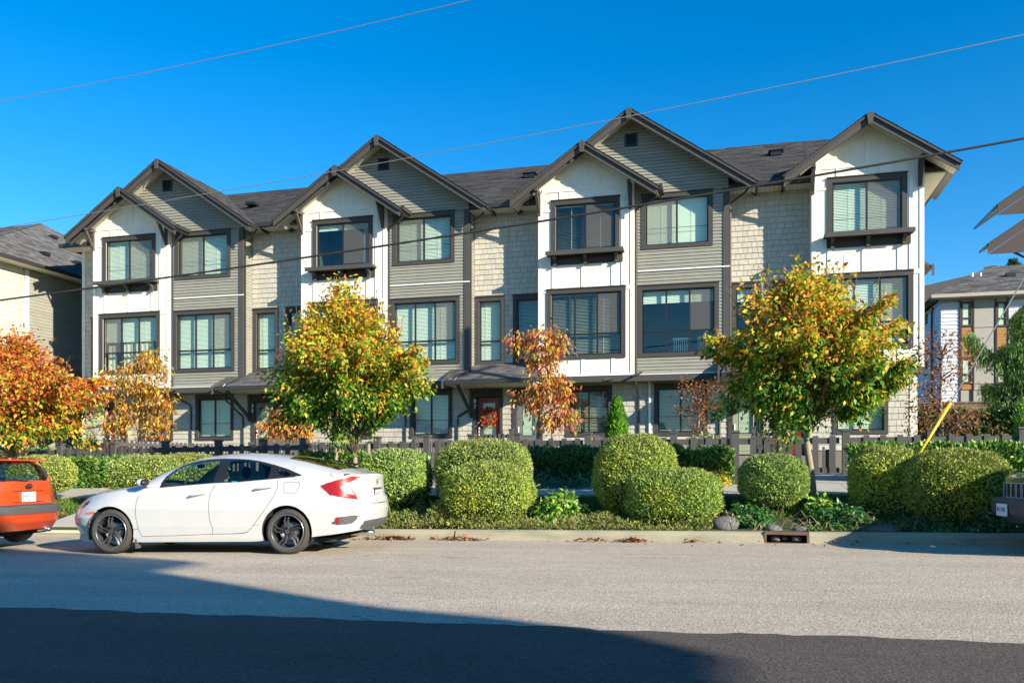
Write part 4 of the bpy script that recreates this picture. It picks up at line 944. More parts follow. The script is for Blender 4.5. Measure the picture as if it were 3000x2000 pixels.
def litter(name,pts,n,seed,label,L=.07,cols=None):
    rs=np.random.RandomState(seed); P=[]
    for x,y,rx,ry,k in pts:
        for _ in range(int(n*k)): 
            a,b=rs.randn()*rx,rs.randn()*ry; P.append((x+a,y+b,(road_z(x+a) if y+b<KY else gz(x+a,y+b))+.012+.045*rs.rand()*math.exp(-(a/rx)**2)))
    P=np.array(P); n=len(P); A=unit(rs.randn(n,3)*np.array([1,1,.35])); Ls=L*(.5+rs.rand(n))
    o=link(name,leaf_mesh(name,P,A,unit(rs.randn(n,3)*.5+np.array([0,0,1])),Ls,Ls*.6,pal(rs,n,cols or [BRN,(.45,.16,.08),(.5,.28,.14),(.2,.08,.04)],[2,2,1.5,1]),.3),None,M_LEAF,'stuff'); tag(o,label,'leaves')
litter('leaf_litter',[(XS_(1155,13.35),13.37,.14,.04,1),(XS_(1110,13.35),13.33,.2,.03,.4)],150,101,'heap of dry brown leaves against the kerb behind the sedan')
litter('leaf_litter',[(XS_(1350,13.35),13.35,.22,.03,1)],70,102,'thin drift of dry leaves left of the kerb joint')
litter('leaf_litter',[(XS_(1850,13.35),13.35,.13,.035,1),(XS_(1720,13.35),13.33,.2,.03,.4),(XS_(2030,13.35),13.35,.08,.02,.2)],90,103,'drift of dry leaves against the kerb below the wide clipped shrub')
litter('leaf_litter',[(XS_(100,14.2),14.2,1.0,.3,1),(1.2,13.1,1.6,.2,.15),(-1,14.3,1.2,.3,.8)],220,104,'scattered dry leaves on the ground of the planting strip',.06)
# fences --------------------------------------------------------------
FY=19.5
def ftop(x): return 2.02-(.011*max(0,-5-x))+.003*max(0,x)
def fence_run(x0,x1,label,posts,y=FY,gate=False,group='picket fence runs along the yards',pitch=.325,bottom=None):
    f=empty('garden_gate' if gate else 'picket_fence',((x0+x1)/2,y,gz((x0+x1)/2,y)),label,'gate' if gate else 'fence',group)
    for xp in posts:
        zt=ftop(xp); piece('post','unit',M_FENCE,f,xp-.075,y-.075,gz(xp,y)-.05,.15,.15,zt-.05-gz(xp,y)+.05); piece('post_cap','unit',M_FENCE,f,xp-.095,y-.095,zt-.049,.19,.19,.045)
    xs=sorted([x0]+[p for p in posts]+[x1]); g=.09
    zt=ftop((x0+x1)/2); zb=max(bottom or 0,gz((x0+x1)/2,y)+.05)
    a,b=x0+.03,x1-.03
    def rail(z0,z1,yy,th): 
        V=[(a,z0+ftop(a)-zt),(b,z0+ftop(b)-zt),(b,z1+ftop(b)-zt),(a,z1+ftop(a)-zt)]; MB().prism(V,yy,yy+th).build('rail',M_FENCE,f)
    rail(zt-.31,zt-.18,y-.012,.035); rail(zb+.03,zb+.14,y-.012,.035)
    n=max(1,int(round((x1-x0)/pitch)))
    for k in range(n):
        x=x0+(k+.5)*(x1-x0)/n; zz=ftop(x)
        if any(abs(x-p)<.14 for p in posts): continue
        piece('picket','pick',M_FENCE,f,x-.062,y-.036,zb+.02,.124,.022,zz-.14-zb-.02)
        if k<n-1:
            xm=x+(x1-x0)/n/2
            if any(abs(xm-p)<.12 for p in posts): continue
            piece('short_picket','pick',M_FENCE,f,xm-.035,y-.036,zb+.02,.055,.022,zz-.375-zb-.02)
            piece('short_picket','pick',M_FENCE,f,xm+.035,y+.025,zb+.02,.075,.022,zz-.43-zb-.02)
    return f
PX=lambda p: XS_(p,FY)
P=[PX(v) for v in (178,336,485,640,762,889,1106,1251,1382,1516,1723,1974,2155,2312,2478,2726,2995)]
fl=[('dark picket fence at the left, behind the bright laurel hedge',-19.6,P[2]+.09,[P[0],P[1],P[2]],0),
('shaded picket fence behind the bonnet of the white sedan',P[2]+.1,P[4],[P[3]],0),
('dark picket fence behind the roof of the white sedan',P[4]+.01,P[6]-.09,[P[5],P[4]+.1],0),
('picket fence left of the middle gate, behind the flat topped shrub',P[6]-.08,P[7]+.09,[P[6],P[7]],0),
('dark gate in the fence left of the big round shrub',P[7]+.12,P[8]-.1,[],1),
('shaded picket fence behind the big round shrub and red tree',P[8]-.09,P[10]-.09,[P[8],P[9]],0),
('picket fence before the bright thuja, behind the dome shaped shrub',P[10]-.08,P[12]-.09,[P[10],P[11]],0),
('picket fence behind the egg shaped shrub, left of the right gate',P[12]-.08,P[13]-.01,[P[12]],0),
('gate in the picket fence behind the bare tree trunk',P[13]+.02,P[14]-.1,[],1),
('sunlit picket fence right of the gate, past the end of the row',P[14]-.09,P[16]+2.5,[P[14],P[15],P[16]],0)]
for lab,a,b,ps,g in fl: fence_run(a,b,lab,ps,gate=bool(g),group='gates of the picket fence' if g else 'picket fence runs along the yards')
def side_fence(x,y0,y1,label,zt=2.0):
    f=empty('yard_fence',(x,(y0+y1)/2,gz(x,y0)),label,'fence','low fences dividing the yards')
    for z0 in (zt-.2,1.2): box('rail',M_FENCE,f,x-.02,x+.02,y0,y1,z0,z0+.1)
    n=int((y1-y0)/.2)
    for k in range(n): yy=y0+k*.2; piece('picket','unit',M_FENCE,f,x-.05,yy,1.05,.02,.1,zt-1.05-.03)
    for yy in (y1-.1,): piece('post','unit',M_FENCE,f,x-.07,yy,1.0,.14,.14,zt-.9)
for x,lab in ((-16.55,'yard fence farthest left, between doors 99 and 98'),(-12.0,'yard fence running back behind the staked street tree'),(-7.75,'yard fence behind the big round shrub, between the red wreath door and door 96'),(-3.25,'yard fence running back beside the bright thuja'),(.85,'yard fence running back behind the bare tree trunk')): side_fence(x,19.7,26.6,lab)
def porch_rail(x0,x1,y,z,label):
    f=empty('porch_rail',((x0+x1)/2,y,z-.9),label,'fence','porch rails by the front doors')
    piece('post','unit',M_FENCE,f,x0,y,z-.9,.12,.12,.98); piece('post','unit',M_FENCE,f,x1-.12,y,z-.9,.12,.12,.98)
    for xx in (x0-.02,x1-.14): piece('post_cap','unit',M_FENCE,f,xx,y-.02,z+.08,.16,.16,.04)
    box('rail',M_FENCE,f,x0+.12,x1-.12,y+.04,y+.07,z-.16,z-.06)
    k=x0+.16
    while k<x1-.16: piece('picket','pick',M_FENCE,f,k,y+.01,z-.85,.05,.025,.82); k+=.15
porch_rail(-8.05,-6.95,26.2,2.32,'small grey porch rail before the wreath door'); porch_rail(.35,1.5,26.2,2.30,'small dark porch rail before the red door at the right'); porch_rail(-22.3,-20.9,24.6,2.1,'grey porch rail behind the weeping tree at the left')
# wreath leaves
rs=np.random.RandomState(5); n=420; a=rs.rand(n)*2*math.pi; rr=.21+.055*rs.randn(n); wc=np.array([-8.44,YR-.07,2.98])
Pw=wc+np.stack([rr*np.cos(a),rs.randn(n)*.03,rr*1.15*np.sin(a)],1)
link('wreath_leaves',leaf_mesh('w',Pw,unit(rs.randn(n,3)),unit(rs.randn(n,3)+np.array([.4,-1,.3])),.10,.06,pal(rs,n,[ORA,RUST,REDL,(.6,.3,.2)],[3,3,2,1])),wz,M_LEAF)
MB().tube([tuple(wc+np.array([.2*math.cos(t),.02,.23*math.sin(t)])) for t in np.linspace(0,2*math.pi,20)],.03,6).build('wreath_ring',M_TWIG,wz)
# wires, pole, guy ----------------------------------------------------
M_CABLE=mat('black_cable',(.035,.033,.03),.45); M_WIRE=mat('bare_wire',(.42,.40,.38),.35,metal=.6); M_YEL=mat('yellow_guard',(.75,.54,.01),.5)
M_POLE=mat('pole_wood',(.22,.16,.10),.9,.25,8,.4,40,streak=(1,1,.15))
def wire(name,label,pts,D,r,m,dz=0,cat='cable'):
    W=[]; 
    q=np.polyfit([p[0] for p in pts],[p[1] for p in pts],2 if len(pts)>2 else 1)
    for px in np.linspace(-300,3300,37):
        x,z=XY(px,float(np.polyval(q,px)),D); W.append((x,D,z))
    # carry on to the poles outside the frame
    (xa,_,za),(xb,_,zb)=W[0],W[-1]; d=(zb-W[-3][2])/(xb-W[-3][0]); W.append((9.4,D,zb+d*(9.4-xb))); d=(W[2][2]-za)/(W[2][0]-xa); W.insert(0,(-32,D,za+d*(-32-xa)))
    t=MB().tube(W,r,6).build(name,m,None,smooth=True); return tag(t,label,cat)
w3=wire('overhead_cable','thick black cable crossing low before the houses from edge to edge',[(0,875),(620,803),(1440,668),(2240,537),(3000,408)],18.0,.024,M_CABLE)
w2=wire('overhead_wire','thin pale wire crossing before the gables',[(0,668),(620,565),(1440,418),(2240,262),(3000,102)],18.0,.0085,M_WIRE,cat='wire')
w1=wire('overhead_wire','thin pale wire high in the upper left sky',[(0,300),(380,218),(1050,84),(1365,0)],18.0,.0085,M_WIRE,cat='wire')
for xp,lab in ((9.4,'wooden utility pole past the right edge of the road'),(-32,'wooden utility pole far to the left')):
    t=empty('utility_pole',(xp,18.15,.9),lab,'pole'); MB().tube([(xp,18.15,.5),(xp,18.15,14)],[.16,.11],12).build('pole',M_POLE,t,smooth=True); box('cross_arm',M_POLE,t,xp-.06,xp+.06,17.3,19.0,12.3,12.42)
gx,gzz=XY(2690,1335,16.6); gx2,gz2=XY(2785,1180,16.6); gx3,gz3=XY(3000,815,16.6)
gt=empty('guy_wire',(gx,16.6,.8),'slanting guy wire with a yellow plastic guard behind the right shrubs','guy wire')
MB().tube([(gx-.25,16.6,gzz-.42),(gx2,16.6,gz2)],.027,10).build('yellow_guard',M_YEL,gt,smooth=True)
MB().tube([(gx-.25,16.6,gzz-.42),(gx2,16.6,gz2),(gx3,16.6,gz3),(9.2,18.0,gz3+(gz3-gz2)/(gx3-gx2)*(9.2-gx3))],.011,6).build('wire',M_WIRE,gt)
# ------------------------------------------------------------------ cars (built in a frame turned 6.9 degrees to the kerb)
CA=R(8); CC,CS=math.cos(CA),math.sin(CA); HEAD=TH-CA
def inv2(px,y,D):
    t=(px-1500)/2500; q=CC+t*CS; return (D*(t*CC-CS)/q, EYE+(1371-y)/2500*D/q)
def fwd2(s,d,z):
    Z=-s*CS+d*CC; Rr=s*CC+d*CS; return 1500+2500*Rr/Z, 1371-(z-EYE)*2500/Z
def inpoly(x,y,poly):
    x=np.asarray(x);y=np.asarray(y);c=np.zeros(x.shape,bool);n=len(poly);j=n-1
    for i in range(n):
        xi,yi=poly[i];xj,yj=poly[j]
        m=((yi>y)!=(yj>y))&(x<(xj-xi)*(y-yi)/((yj-yi) or 1e-9)+xi); c^=m; j=i
    return c
def carpaint(name,col,fl=.0):
    m=mat(name,col,.35,.03,3,spec=.5,coat=1.0); return m
M_WPAINT=carpaint('white_car_paint',(.56,.56,.545)); M_OPAINT=carpaint('orange_car_paint',(.50,.062,.010)); M_KPAINT=carpaint('dark_olive_car_paint',(.045,.042,.036))
M_CGLASS=glass('car_glass',(.80,.92,.86),.02); M_DGLASS=mat('dark_rear_glass',(.012,.014,.014),.06,coat=1.0)
M_PLAS=mat('grey_bumper_plastic',(.075,.075,.078),.6,.1,10); M_TLR=mat('red_tail_lamp',(.30,.008,.008),.4,coat=.15); M_TLW=mat('clear_lamp',(.50,.52,.55),.12,coat=1.0); M_AMB=mat('amber_marker',(.75,.16,.02),.2,coat=1.0)
M_TYRE=mat('tyre_rubber',(.055,.050,.043),.85,.15,20,.3,60); M_RIM=mat('dark_alloy',(.13,.135,.145),.35,metal=.7); M_LIP=mat('bright_alloy',(.45,.45,.46),.3,metal=.9); M_SEAT=mat('seat_cloth',(.018,.019,.022),.9); M_CHR=mat('chrome',(.75,.76,.78),.12,metal=1.0)
M_PLATE=mat('plate_white',(.78,.80,.82),.4); M_PBLUE=mat('plate_blue',(.03,.06,.28),.5); M_SEAM=mat('panel_gap',(.03,.03,.03),.8)
class Car:
    def __init__(s,name,label,s0,d0,hw,T,zoff=0):
        s.s0,s.d0,s.hw,s.T=s0,d0,hw,T
        s.root=empty(name,(s0*math.cos(HEAD)-d0*math.sin(HEAD), s0*math.sin(HEAD)+d0*math.cos(HEAD),0),label,'car',rz=HEAD)
    def put(s,name,me,m=None,parent=None,smooth=False,kind=None):
        me.transform(Matrix.Translation((-s.s0,-s.d0,0)))
        if m is not None: me.materials.append(m)
        if smooth: me.shade_smooth()
        o=bpy.data.objects.new(name,me); COL.objects.link(o); o.parent=parent or s.root
        if kind: o['kind']=kind
        return o
    def f(s,k,x): a=s.T[k]; return np.interp(x,[p[0] for p in a],[p[1] for p in a])
    def smf(s,k,x):
        # smoothed interpolation
        h=s.T.get('sm',.05); return sum(s.f(k,x+o) for o in (-h,-h/2,0,h/2,h))/5
    def outline(s,z,frac_front,frac_rear):
        pass
    def half_y(s,x,z):
        """half width of the flank at station x and height z"""
        w=s.f('w',z)*s.hw; xf=s.f('xf',z); xr=s.f('xr',z); Rf,Rr=s.T['Rf'],s.T['Rr']; nf,nr=s.T['nf'],s.T['nr']
        df=np.clip((x-xf)/Rf,0,1); dr=np.clip((xr-x)/Rr,0,1)
        return w*np.minimum((1-(1-df)**nf)**(1/nf),(1-(1-dr)**nr)**(1/nr))
    def build(s,side,classes,arches,dens=.012):
        """side: -1 near half is classified, +1 far half; classes: (part name, material, polygon in photo px | function)"""
        T=s.T; nq=46; ph=np.linspace(0,math.pi/2,nq); nm=int((T['len']-T['Rf']-T['Rr'])/dens)
        rows=int(.85/dens); vs=np.linspace(0,1,rows)
        def column(z):
            xf=s.f('xf',z);xr=s.f('xr',z);w=s.f('w',z)*s.hw;nf,nr,Rf,Rr=T['nf'],T['nr'],T['Rf'],T['Rr']
            return xf,xr,w
        # nominal x for each column, to read belt and bottom heights
        def XYc(z):   # z array per column
            xf,xr,w=column(z); X=np.empty_like(z);Y=np.empty_like(z)
            c=np.maximum(np.cos(ph),0)**(2/T['nf']); sn=np.sin(ph)**(2/T['nf']); 
            X[:nq]=xf[:nq]+T['Rf']*(1-c); Y[:nq]=w[:nq]*sn
            a=xf[nq:nq+nm]+T['Rf']; b=xr[nq:nq+nm]-T['Rr']; tt=np.linspace(0,1,nm+2)[1:-1]; X[nq:nq+nm]=a+(b-a)*tt; Y[nq:nq+nm]=w[nq:nq+nm]
            c=np.maximum(np.cos(ph[::-1]),0)**(2/T['nr']); sn=np.sin(ph[::-1])**(2/T['nr'])
            X[nq+nm:]=xr[nq+nm:]-T['Rr']*(1-c); Y[nq+nm:]=w[nq+nm:]*sn
            return X,Y
        nc=2*nq+nm; zb=np.full(nc,.9)
        for _ in range(4): Xb,_y=XYc(zb); zb=s.smf('belt',Xb)
        zl=np.full(nc,.2)
        for _ in range(4): Xl,_y=XYc(zl); zl=s.smf('bot',Xl)
        P=[];  # ring rows bottom->belt, then top rows
        for v in vs:
            z=zl+(zb-zl)*v; X,Y=XYc(z); P.append(np.stack([X,Y,z],1))
        Xb,Yb=XYc(zb); zt=np.maximum(s.smf('top',Xb),zb+.002)
        rr=1-np.linspace(0,1,int(1.15/dens)+1)[1:]**1.35
        pw=T.get('pw',2.4); qw=T.get('qw',1.9)
        for r in rr: P.append(np.stack([Xb,Yb*r,zb+(zt-zb)*(1-r**pw)**(1/qw)],1))
        P=np.array(P); nr_=len(P); ring_rows=rows
        V=P.reshape(-1,3).copy(); idx=np.arange(nr_*nc).reshape(nr_,nc)
        F=np.stack([idx[:-1,:-1],idx[:-1,1:],idx[1:,1:],idx[1:,:-1]],-1).reshape(-1,4)
        C=V[F].mean(1); ring=np.repeat(np.arange(nr_-1)<ring_rows,nc-1)
        # arches
        dead=np.zeros(len(F),bool)
        for (ax,az,ar) in arches:
            dd=np.hypot(C[:,0]-ax,C[:,2]-az); flank=C[:,1]>s.hw*.6; dead|=(dd<ar)&flank&ring
            dv=np.hypot(V[:,0]-ax,V[:,2]-az); k=(np.abs(dv-ar)<dens*.9)&(V[:,1]>s.hw*.6); V[k,0]=ax+(V[k,0]-ax)/dv[k]*ar; V[k,2]=az+(V[k,2]-az)/dv[k]*ar
        C=V[F].mean(1); px,py=fwd2(C[:,0],s.d0+side*C[:,1],C[:,2]); rfrac=np.zeros(len(F)); rv=np.concatenate([np.ones(ring_rows),rr]); rfrac=np.repeat((rv[:-1]+rv[1:])/2,nc-1)
        lab=np.full(len(F),-1)
        for ci,(nm_,m_,test) in enumerate(classes):
            k=inpoly(px,py,test) if isinstance(test,list) else test(C,rfrac,ring)
            lab[k]=ci
        lab[dead]=-9
        parts={}
        for ci in [-1]+list(range(len(classes))):
            FF=F[lab==ci]; 
            if len(FF)==0: continue
            key=(('body',s.T['paint']) if ci==-1 else (classes[ci][0],classes[ci][1])); parts.setdefault(key,[]).append(FF)
        for (nm_,m_),L in parts.items():
            FF=np.concatenate(L); u,inv_=np.unique(FF,return_inverse=True); FF=inv_.reshape(-1,4); VV=V[u]
            split=nm_ in ('tail_lamp','head_lamp','side_glass','wheel_arch_trim')
            A=VV.copy(); A[:,1]=s.d0-VV[:,1]; B=VV.copy(); B[:,1]=s.d0+VV[:,1]
            if split:
                s.put(nm_,np_mesh(nm_,A,FF),m_,smooth=True); s.put(nm_,np_mesh(nm_,B,FF[:,::-1]),m_,smooth=True)
            else: s.put(nm_,np_mesh(nm_,np.vstack([A,B]),np.vstack([FF,FF[:,::-1]+len(A)])),m_,smooth=True)
    def surf(s,px,py,side=-1):
        d=s.d0+side*s.hw
        for _ in range(6): x,z=inv2(px,py,d); d=s.d0+side*float(s.half_y(np.array(x),np.array(z)))
        return x,d,z
    def seam(s,pts,name='panel_gap',r=.0032,side=-1,m=None):
        Q=[]
        for (a,b),(c,d) in zip(pts,pts[1:]):
            for t in np.linspace(0,1,5)[:-1]: Q.append(s.surf(a+(c-a)*t,b+(d-b)*t,side))
        Q.append(s.surf(*pts[-1],side)); s.put(name,MB().tube(Q,r,5).mesh(),m or M_SEAM)
        if side==-1: s.put(name,MB().tube([(x,2*s.d0-d,z) for x,d,z in Q],r,5).mesh(),m or M_SEAM)
    def wheel(s,x,z,side,Rt=.322,Rr=.240,style='twist',w=.215,steel=False):
        d=s.d0+side*(s.hw-.02); y=lambda k: d-side*k   # k metres inboard
        W=s.put('wheel',MB().tube([(x,y(.05),z),(x,y(w-.02),z)],.07,12).mesh(),M_SEAM)
        def lathe(prof,n=56):
            V=[];F=[];k=len(prof)
            for i in range(n):
                a=2*math.pi*i/n
                for (rad,q) in prof: V.append((x+rad*math.cos(a),y(q),z+rad*math.sin(a)))
            for i in range(n):
                for j in range(k-1): F.append((i*k+j,((i+1)%n)*k+j,((i+1)%n)*k+j+1,i*k+j+1))
            return np_mesh('l',V,F)
        s.put('tyre',lathe([(Rr+.004,.012),(Rr+.02,.0),(Rr+.055,-.008),(Rt-.028,.0),(Rt-.008,.016),(Rt-.004,.03),(Rt,.05),(Rt,.095),(Rt-.006,.1),(Rt,.105),(Rt,.16),(Rt-.01,w-.02),(Rt-.04,w),(Rr,w)]),M_TYRE,W,True)
        s.put('rim',lathe([(Rr+.006,.016),(Rr,.008),(Rr-.01,.008),(Rr-.014,.02),(Rr-.02,.12),(Rr-.03,w-.02)]),M_LIP if style!='twist' else M_RIM,W,True); s.put('rim_lip',lathe([(Rr+.005,.012),(Rr+.003,.004),(Rr-.006,.006)]),M_LIP,W,True)
        s.put('brake_disc',lathe([(.06,.10),(.145,.10),(.145,.115)],40),M_LIP,W)
        if style=='twist':
            for k in range(10):
                a=2*math.pi*k/10+(.10 if k%2==0 else -.12)+.3; tw=-.34 if k%2 else -.16
                b=MB(); r0,r1=.04,Rr-.010; wd=.0125
                pts=[]
                for f in (0,.33,.66,1):
                    rad=r0+(r1-r0)*f; aa=a+tw*f*f+(0 if k%2==0 else .0); ww=wd*(1+.45*f); pts.append((rad,aa,ww,.035-.012*math.sin(f*3.14)))
                V=[]
                for rad,aa,ww,q in pts:
                    cx,cz=math.cos(aa),math.sin(aa); nx,nz=-cz,cx
                    V+=[(x+rad*cx-nx*ww,y(q+.02),z+rad*cz-nz*ww),(x+rad*cx-nx*ww*.3,y(q-.008),z+rad*cz-nz*ww*.3),(x+rad*cx+nx*ww,y(q+.02),z+rad*cz+nz*ww)]
                F=[]
                for i in range(3): g=3*i; F+=[(g,g+3,g+4,g+1),(g+1,g+4,g+5,g+2)]
                b.add(V,F); s.put('spoke',b.mesh(),M_RIM,W)
        else:
            for k in range(7):
                a=2*math.pi*k/7; cx,cz=math.cos(a),math.sin(a); s.put('spoke',MB().bar((x+.03*cx,y(.03),z+.03*cz),(x+(Rr-.01)*cx,y(.03),z+(Rr-.01)*cz),.045,.03).mesh(),M_LIP,W)
        s.put('hub_cap',MB().tube([(x,y(.05),z),(x,y(.004),z)],.034 if style=='twist' else .04,16).mesh(),M_RIM,W)
        for k in range(5): a=2*math.pi*k/5+.3; s.put('wheel_nut',MB().tube([(x+.057*math.cos(a),y(.05),z+.057*math.sin(a)),(x+.057*math.cos(a),y(.014),z+.057*math.sin(a))],.0105,8).mesh(),M_CHR,W)
        return W
    def well(s,x,z,r,side):
        d=s.d0+side*s.hw; b=MB(); n=30; V=[];F=[]
        for i in range(n+1):
            a=math.pi*(-.12+1.24*i/n); 
            for q in (.03,.34): V.append((x+r*math.cos(a),d-side*q,z+r*math.sin(a)))
            if i: F.append((2*i-2,2*i,2*i+1,2*i-1))
        V.append((x,d-side*.34,z)); c=len(V)-1
        for i in range(n): F.append((2*i+1,2*i+3,c))
        b.add(V,F); s.put('wheel_well',b.mesh(),M_SEAT)
    def text(s,name,st,size,m,x,d,z,rot,parent=None,sx=1.0):
        cu=bpy.data.curves.new(name,'FONT'); cu.body=st; cu.size=size; cu.extrude=.002; cu.align_x='CENTER'; cu.align_y='CENTER'
        t=bpy.data.objects.new(name,cu); me=bpy.data.meshes.new_from_object(t); bpy.data.objects.remove(t); me.transform(Matrix.Diagonal((sx,1,1,1)))
        me.transform(rot.to_4x4()); me.transform(Matrix.Translation((x,d,z))); me.materials.clear(); return s.put(name,me,m,parent)
from mathutils import Euler
ROT_R=Euler((R(90),0,R(90))).to_matrix()      # faces the rear (+s)
ROT_F=Euler((R(90),0,R(-90))).to_matrix()     # faces the front (-s)
A_=lambda *p:[(180+x/4.2,1300+y/4.2) for x,y in p]
B_=lambda *p:[(700+x/4.2,1300+y/4.2) for x,y in p]
# ---- white sedan
TW=dict(paint=M_WPAINT,len=4.5,Rf=.95,Rr=.42,nf=2.3,nr=2.6,sm=.05,
 top=[(-8.3,.60),(-8.22,.69),(-8.06,.80),(-7.83,.87),(-7.33,.928),(-7.19,.965),(-7.06,1.02),(-6.8,1.20),(-6.54,1.305),(-6.35,1.352),(-6.15,1.388),(-5.9,1.412),(-5.66,1.42),(-5.28,1.404),(-4.9,1.37),(-4.65,1.33),(-4.28,1.25),(-3.97,1.16),(-3.85,1.125),(-3.7,1.10)],
 belt=[(-8.3,.55),(-8.06,.68),(-7.72,.785),(-7.40,.845),(-6.77,.885),(-5.9,.952),(-5.55,.967),(-5.0,1.02),(-4.6,1.06),(-4.2,1.065),(-3.7,1.08)],
 bot=[(-8.3,.13),(-7.9,.11),(-7.1,.12),(-5.3,.152),(-4.45,.225),(-4.1,.27),(-3.7,.33)],
 xf=[(.1,-8.25),(.22,-8.22),(.36,-8.29),(.46,-8.30),(.6,-8.23),(.7,-8.12),(.86,-7.92),(1.1,-7.9)],
 xr=[(.2,-3.95),(.3,-3.86),(.4,-3.80),(.6,-3.765),(.74,-3.79),(.80,-3.83),(.86,-3.835),(1.0,-3.85),(1.08,-3.84),(1.2,-3.86)],
 w=[(.1,.93),(.2,.965),(.35,.99),(.6,1.0),(.8,.985),(.95,.965),(1.1,.93)])
TW['xf']=[(z,x-.12) for z,x in TW['xf']]; TW['xr']=[(z,x+.08) for z,x in TW['xr']]
sed=Car('sedan','white four door sedan with dark wheels parked at the kerb',-6.0,12.3,.90,TW)
outl=A_((1195,562),(1235,470),(1290,400),(1400,318),(1500,262),(1600,228),(1700,205),(1850,186),(2000,178))+B_((-180,178),(0,182),(130,190),(250,208),(350,230),(450,258),(600,305),(768,378),(765,390),(600,415),(450,440),(0,490))+A_((1895,503),(1500,540))
gl1=A_((1255,552),(1285,425),(1400,335),(1500,283),(1600,250),(1750,225),(1945,210),(1950,240),(1925,320),(1890,400),(1870,490),(1500,530))
gl2=A_((2085,208),(2180,200))+B_((0,200),(150,212),(260,235),(350,262),(400,280),(385,350),(350,438),(0,478))+A_((1995,487),(2040,330))
gl3=B_((468,308),(540,322),(600,345),(650,378),(630,390),(545,406),(510,385),(480,340))
def side(poly,rmin=.42):
    return lambda C,r,ring: inpoly(*fwd2(C[:,0],12.3-C[:,1],C[:,2]),poly)&(~ring)&(r>rmin)
sed.build(-1,[('window_trim',M_BLK,side(outl)),('side_glass',M_CGLASS,side(gl1)),('side_glass',M_CGLASS,side(gl2)),('side_glass',M_CGLASS,side(gl3)),
 ('windscreen',M_CGLASS,lambda C,r,ring:(~ring)&(C[:,0]>-7.10)&(C[:,0]<-6.36)&(r<.80-.42*np.clip((C[:,0]+7.1)/.74,0,1)+.10)&(r<.84)),
 ('rear_window',M_DGLASS,lambda C,r,ring:(~ring)&(C[:,0]>-4.93+.08*(r>.5)*(r-.5))&(C[:,0]<-4.06-.12*(r**2))&(r<.56+.22*np.clip((C[:,0]+4.93)/.87,0,1))),
 ('tail_lamp',M_TLR,B_((993,515),(1110,470),(1370,397),(1500,402),(1330,486),(1440,620),(1475,685),(1250,655),(1110,625))),
 ('lamp_lens',M_TLW,B_((1245,530),(1322,490),(1425,622),(1300,598))),
 ('side_marker',M_AMB,A_((285,845),(415,825),(380,870),(295,873))),
 ('head_lamp',M_DGLASS,A_((250,790),(300,730),(335,700),(370,690),(330,735),(265,785))),
 ('rear_bumper_vent',M_PLAS,B_((1140,980),(1195,900),(1400,873),(1468,878),(1450,930),(1380,985),(1200,998))),
 ('reflector',M_TLR,B_((1190,906),(1230,899),(1226,985),(1190,992))),
 ('diffuser',M_PLAS,B_((1545,942),(1900,872),(1900,935),(1650,1060),(1480,1045))),
 ('front_vent',M_BLK,A_((120,985),(148,1000),(192,1095),(150,1110)))],
 [(-7.477,.275,.362),(-4.795,.30,.368)],dens=.0085)
for sd in (-1,1):
    sed.wheel(-7.477,.272,sd); sed.wheel(-4.795,.297,sd); sed.well(-7.477,.275,.37,sd); sed.well(-4.795,.30,.376,sd)
sed.seam(A_((950,630),(925,700),(908,800),(918,920),(945,1040),(990,1135),(1400,1126),(1860,1108))); sed.seam(A_((1890,505),(1830,600),(1808,760),(1820,920),(1865,1060),(1858,1108),(2150,1100),(2290,1085))); 
sed.seam(B_((470,440),(482,510),(440,620),(350,760),(220,940),(130,1060),(80,1092),(-70,1105))); sed.seam(B_((560,470),(745,468),(745,520),(700,600),(560,604),(550,520),(560,470)),'fuel_flap',.0025)
sed.seam(A_((875,1046),(945,1048)),r=.0025); sed.seam(B_((180,995),(255,992)),r=.0025); sed.seam(B_((1130,362),(1160,410),(1210,435)),r=.003)
for (p,q) in ((A_((1580,645),(1770,600)),0),(B_((200,560),(410,520)),1)):
    a=sed.surf(*p[0]); b=sed.surf(*p[1]); 
    for s_ in (-1,1):
        yy=lambda v,k:(v[0],12.3+s_*(12.3-v[1]+k)*1.0,v[2])
        sed.put('door_handle',MB().tube([yy(a,.004),yy(a,.03),yy(b,.03),yy(b,.004)],[.012,.013,.014,.012],8).mesh(),M_WPAINT,smooth=True)
for s_ in (-1,1):
    m_=MB().ball((-6.93,12.3+s_*.97,.985),(.07,.095,.055),16,10).tube([(-6.88,12.3+s_*.86,.93),(-6.9,12.3+s_*.93,.95)],.025,8); mo=sed.put('wing_mirror',m_.mesh(),M_WPAINT,smooth=True)
    sed.put('mirror_glass',MB().ball((-6.885,12.3+s_*.975,.982),(.055,.088,.053),16,10).mesh(),M_BLK,mo,smooth=True)
    sed.put('mud_flap',MB().box(-7.10,-7.08,12.3+s_*.80-.06,12.3+s_*.80+.06,.03,.2).mesh(),M_PLAS); 
sed.put('underbody',MB().box(-7.75,-4.2,11.65,12.95,.14,.2).mesh(),M_SEAT)
sed.put('exhaust',MB().tube([(-4.1,12.15,.24),(-3.76,12.15,.245)],.045,12).mesh(),M_CHR,smooth=True)
sed.put('boot_spoiler',MB().tube([(-3.88-.10*(abs(k)**2.4),12.3+k*.80,1.118-.02*abs(k)) for k in np.linspace(-1,1,17)],.012,6).mesh(),M_BLK)
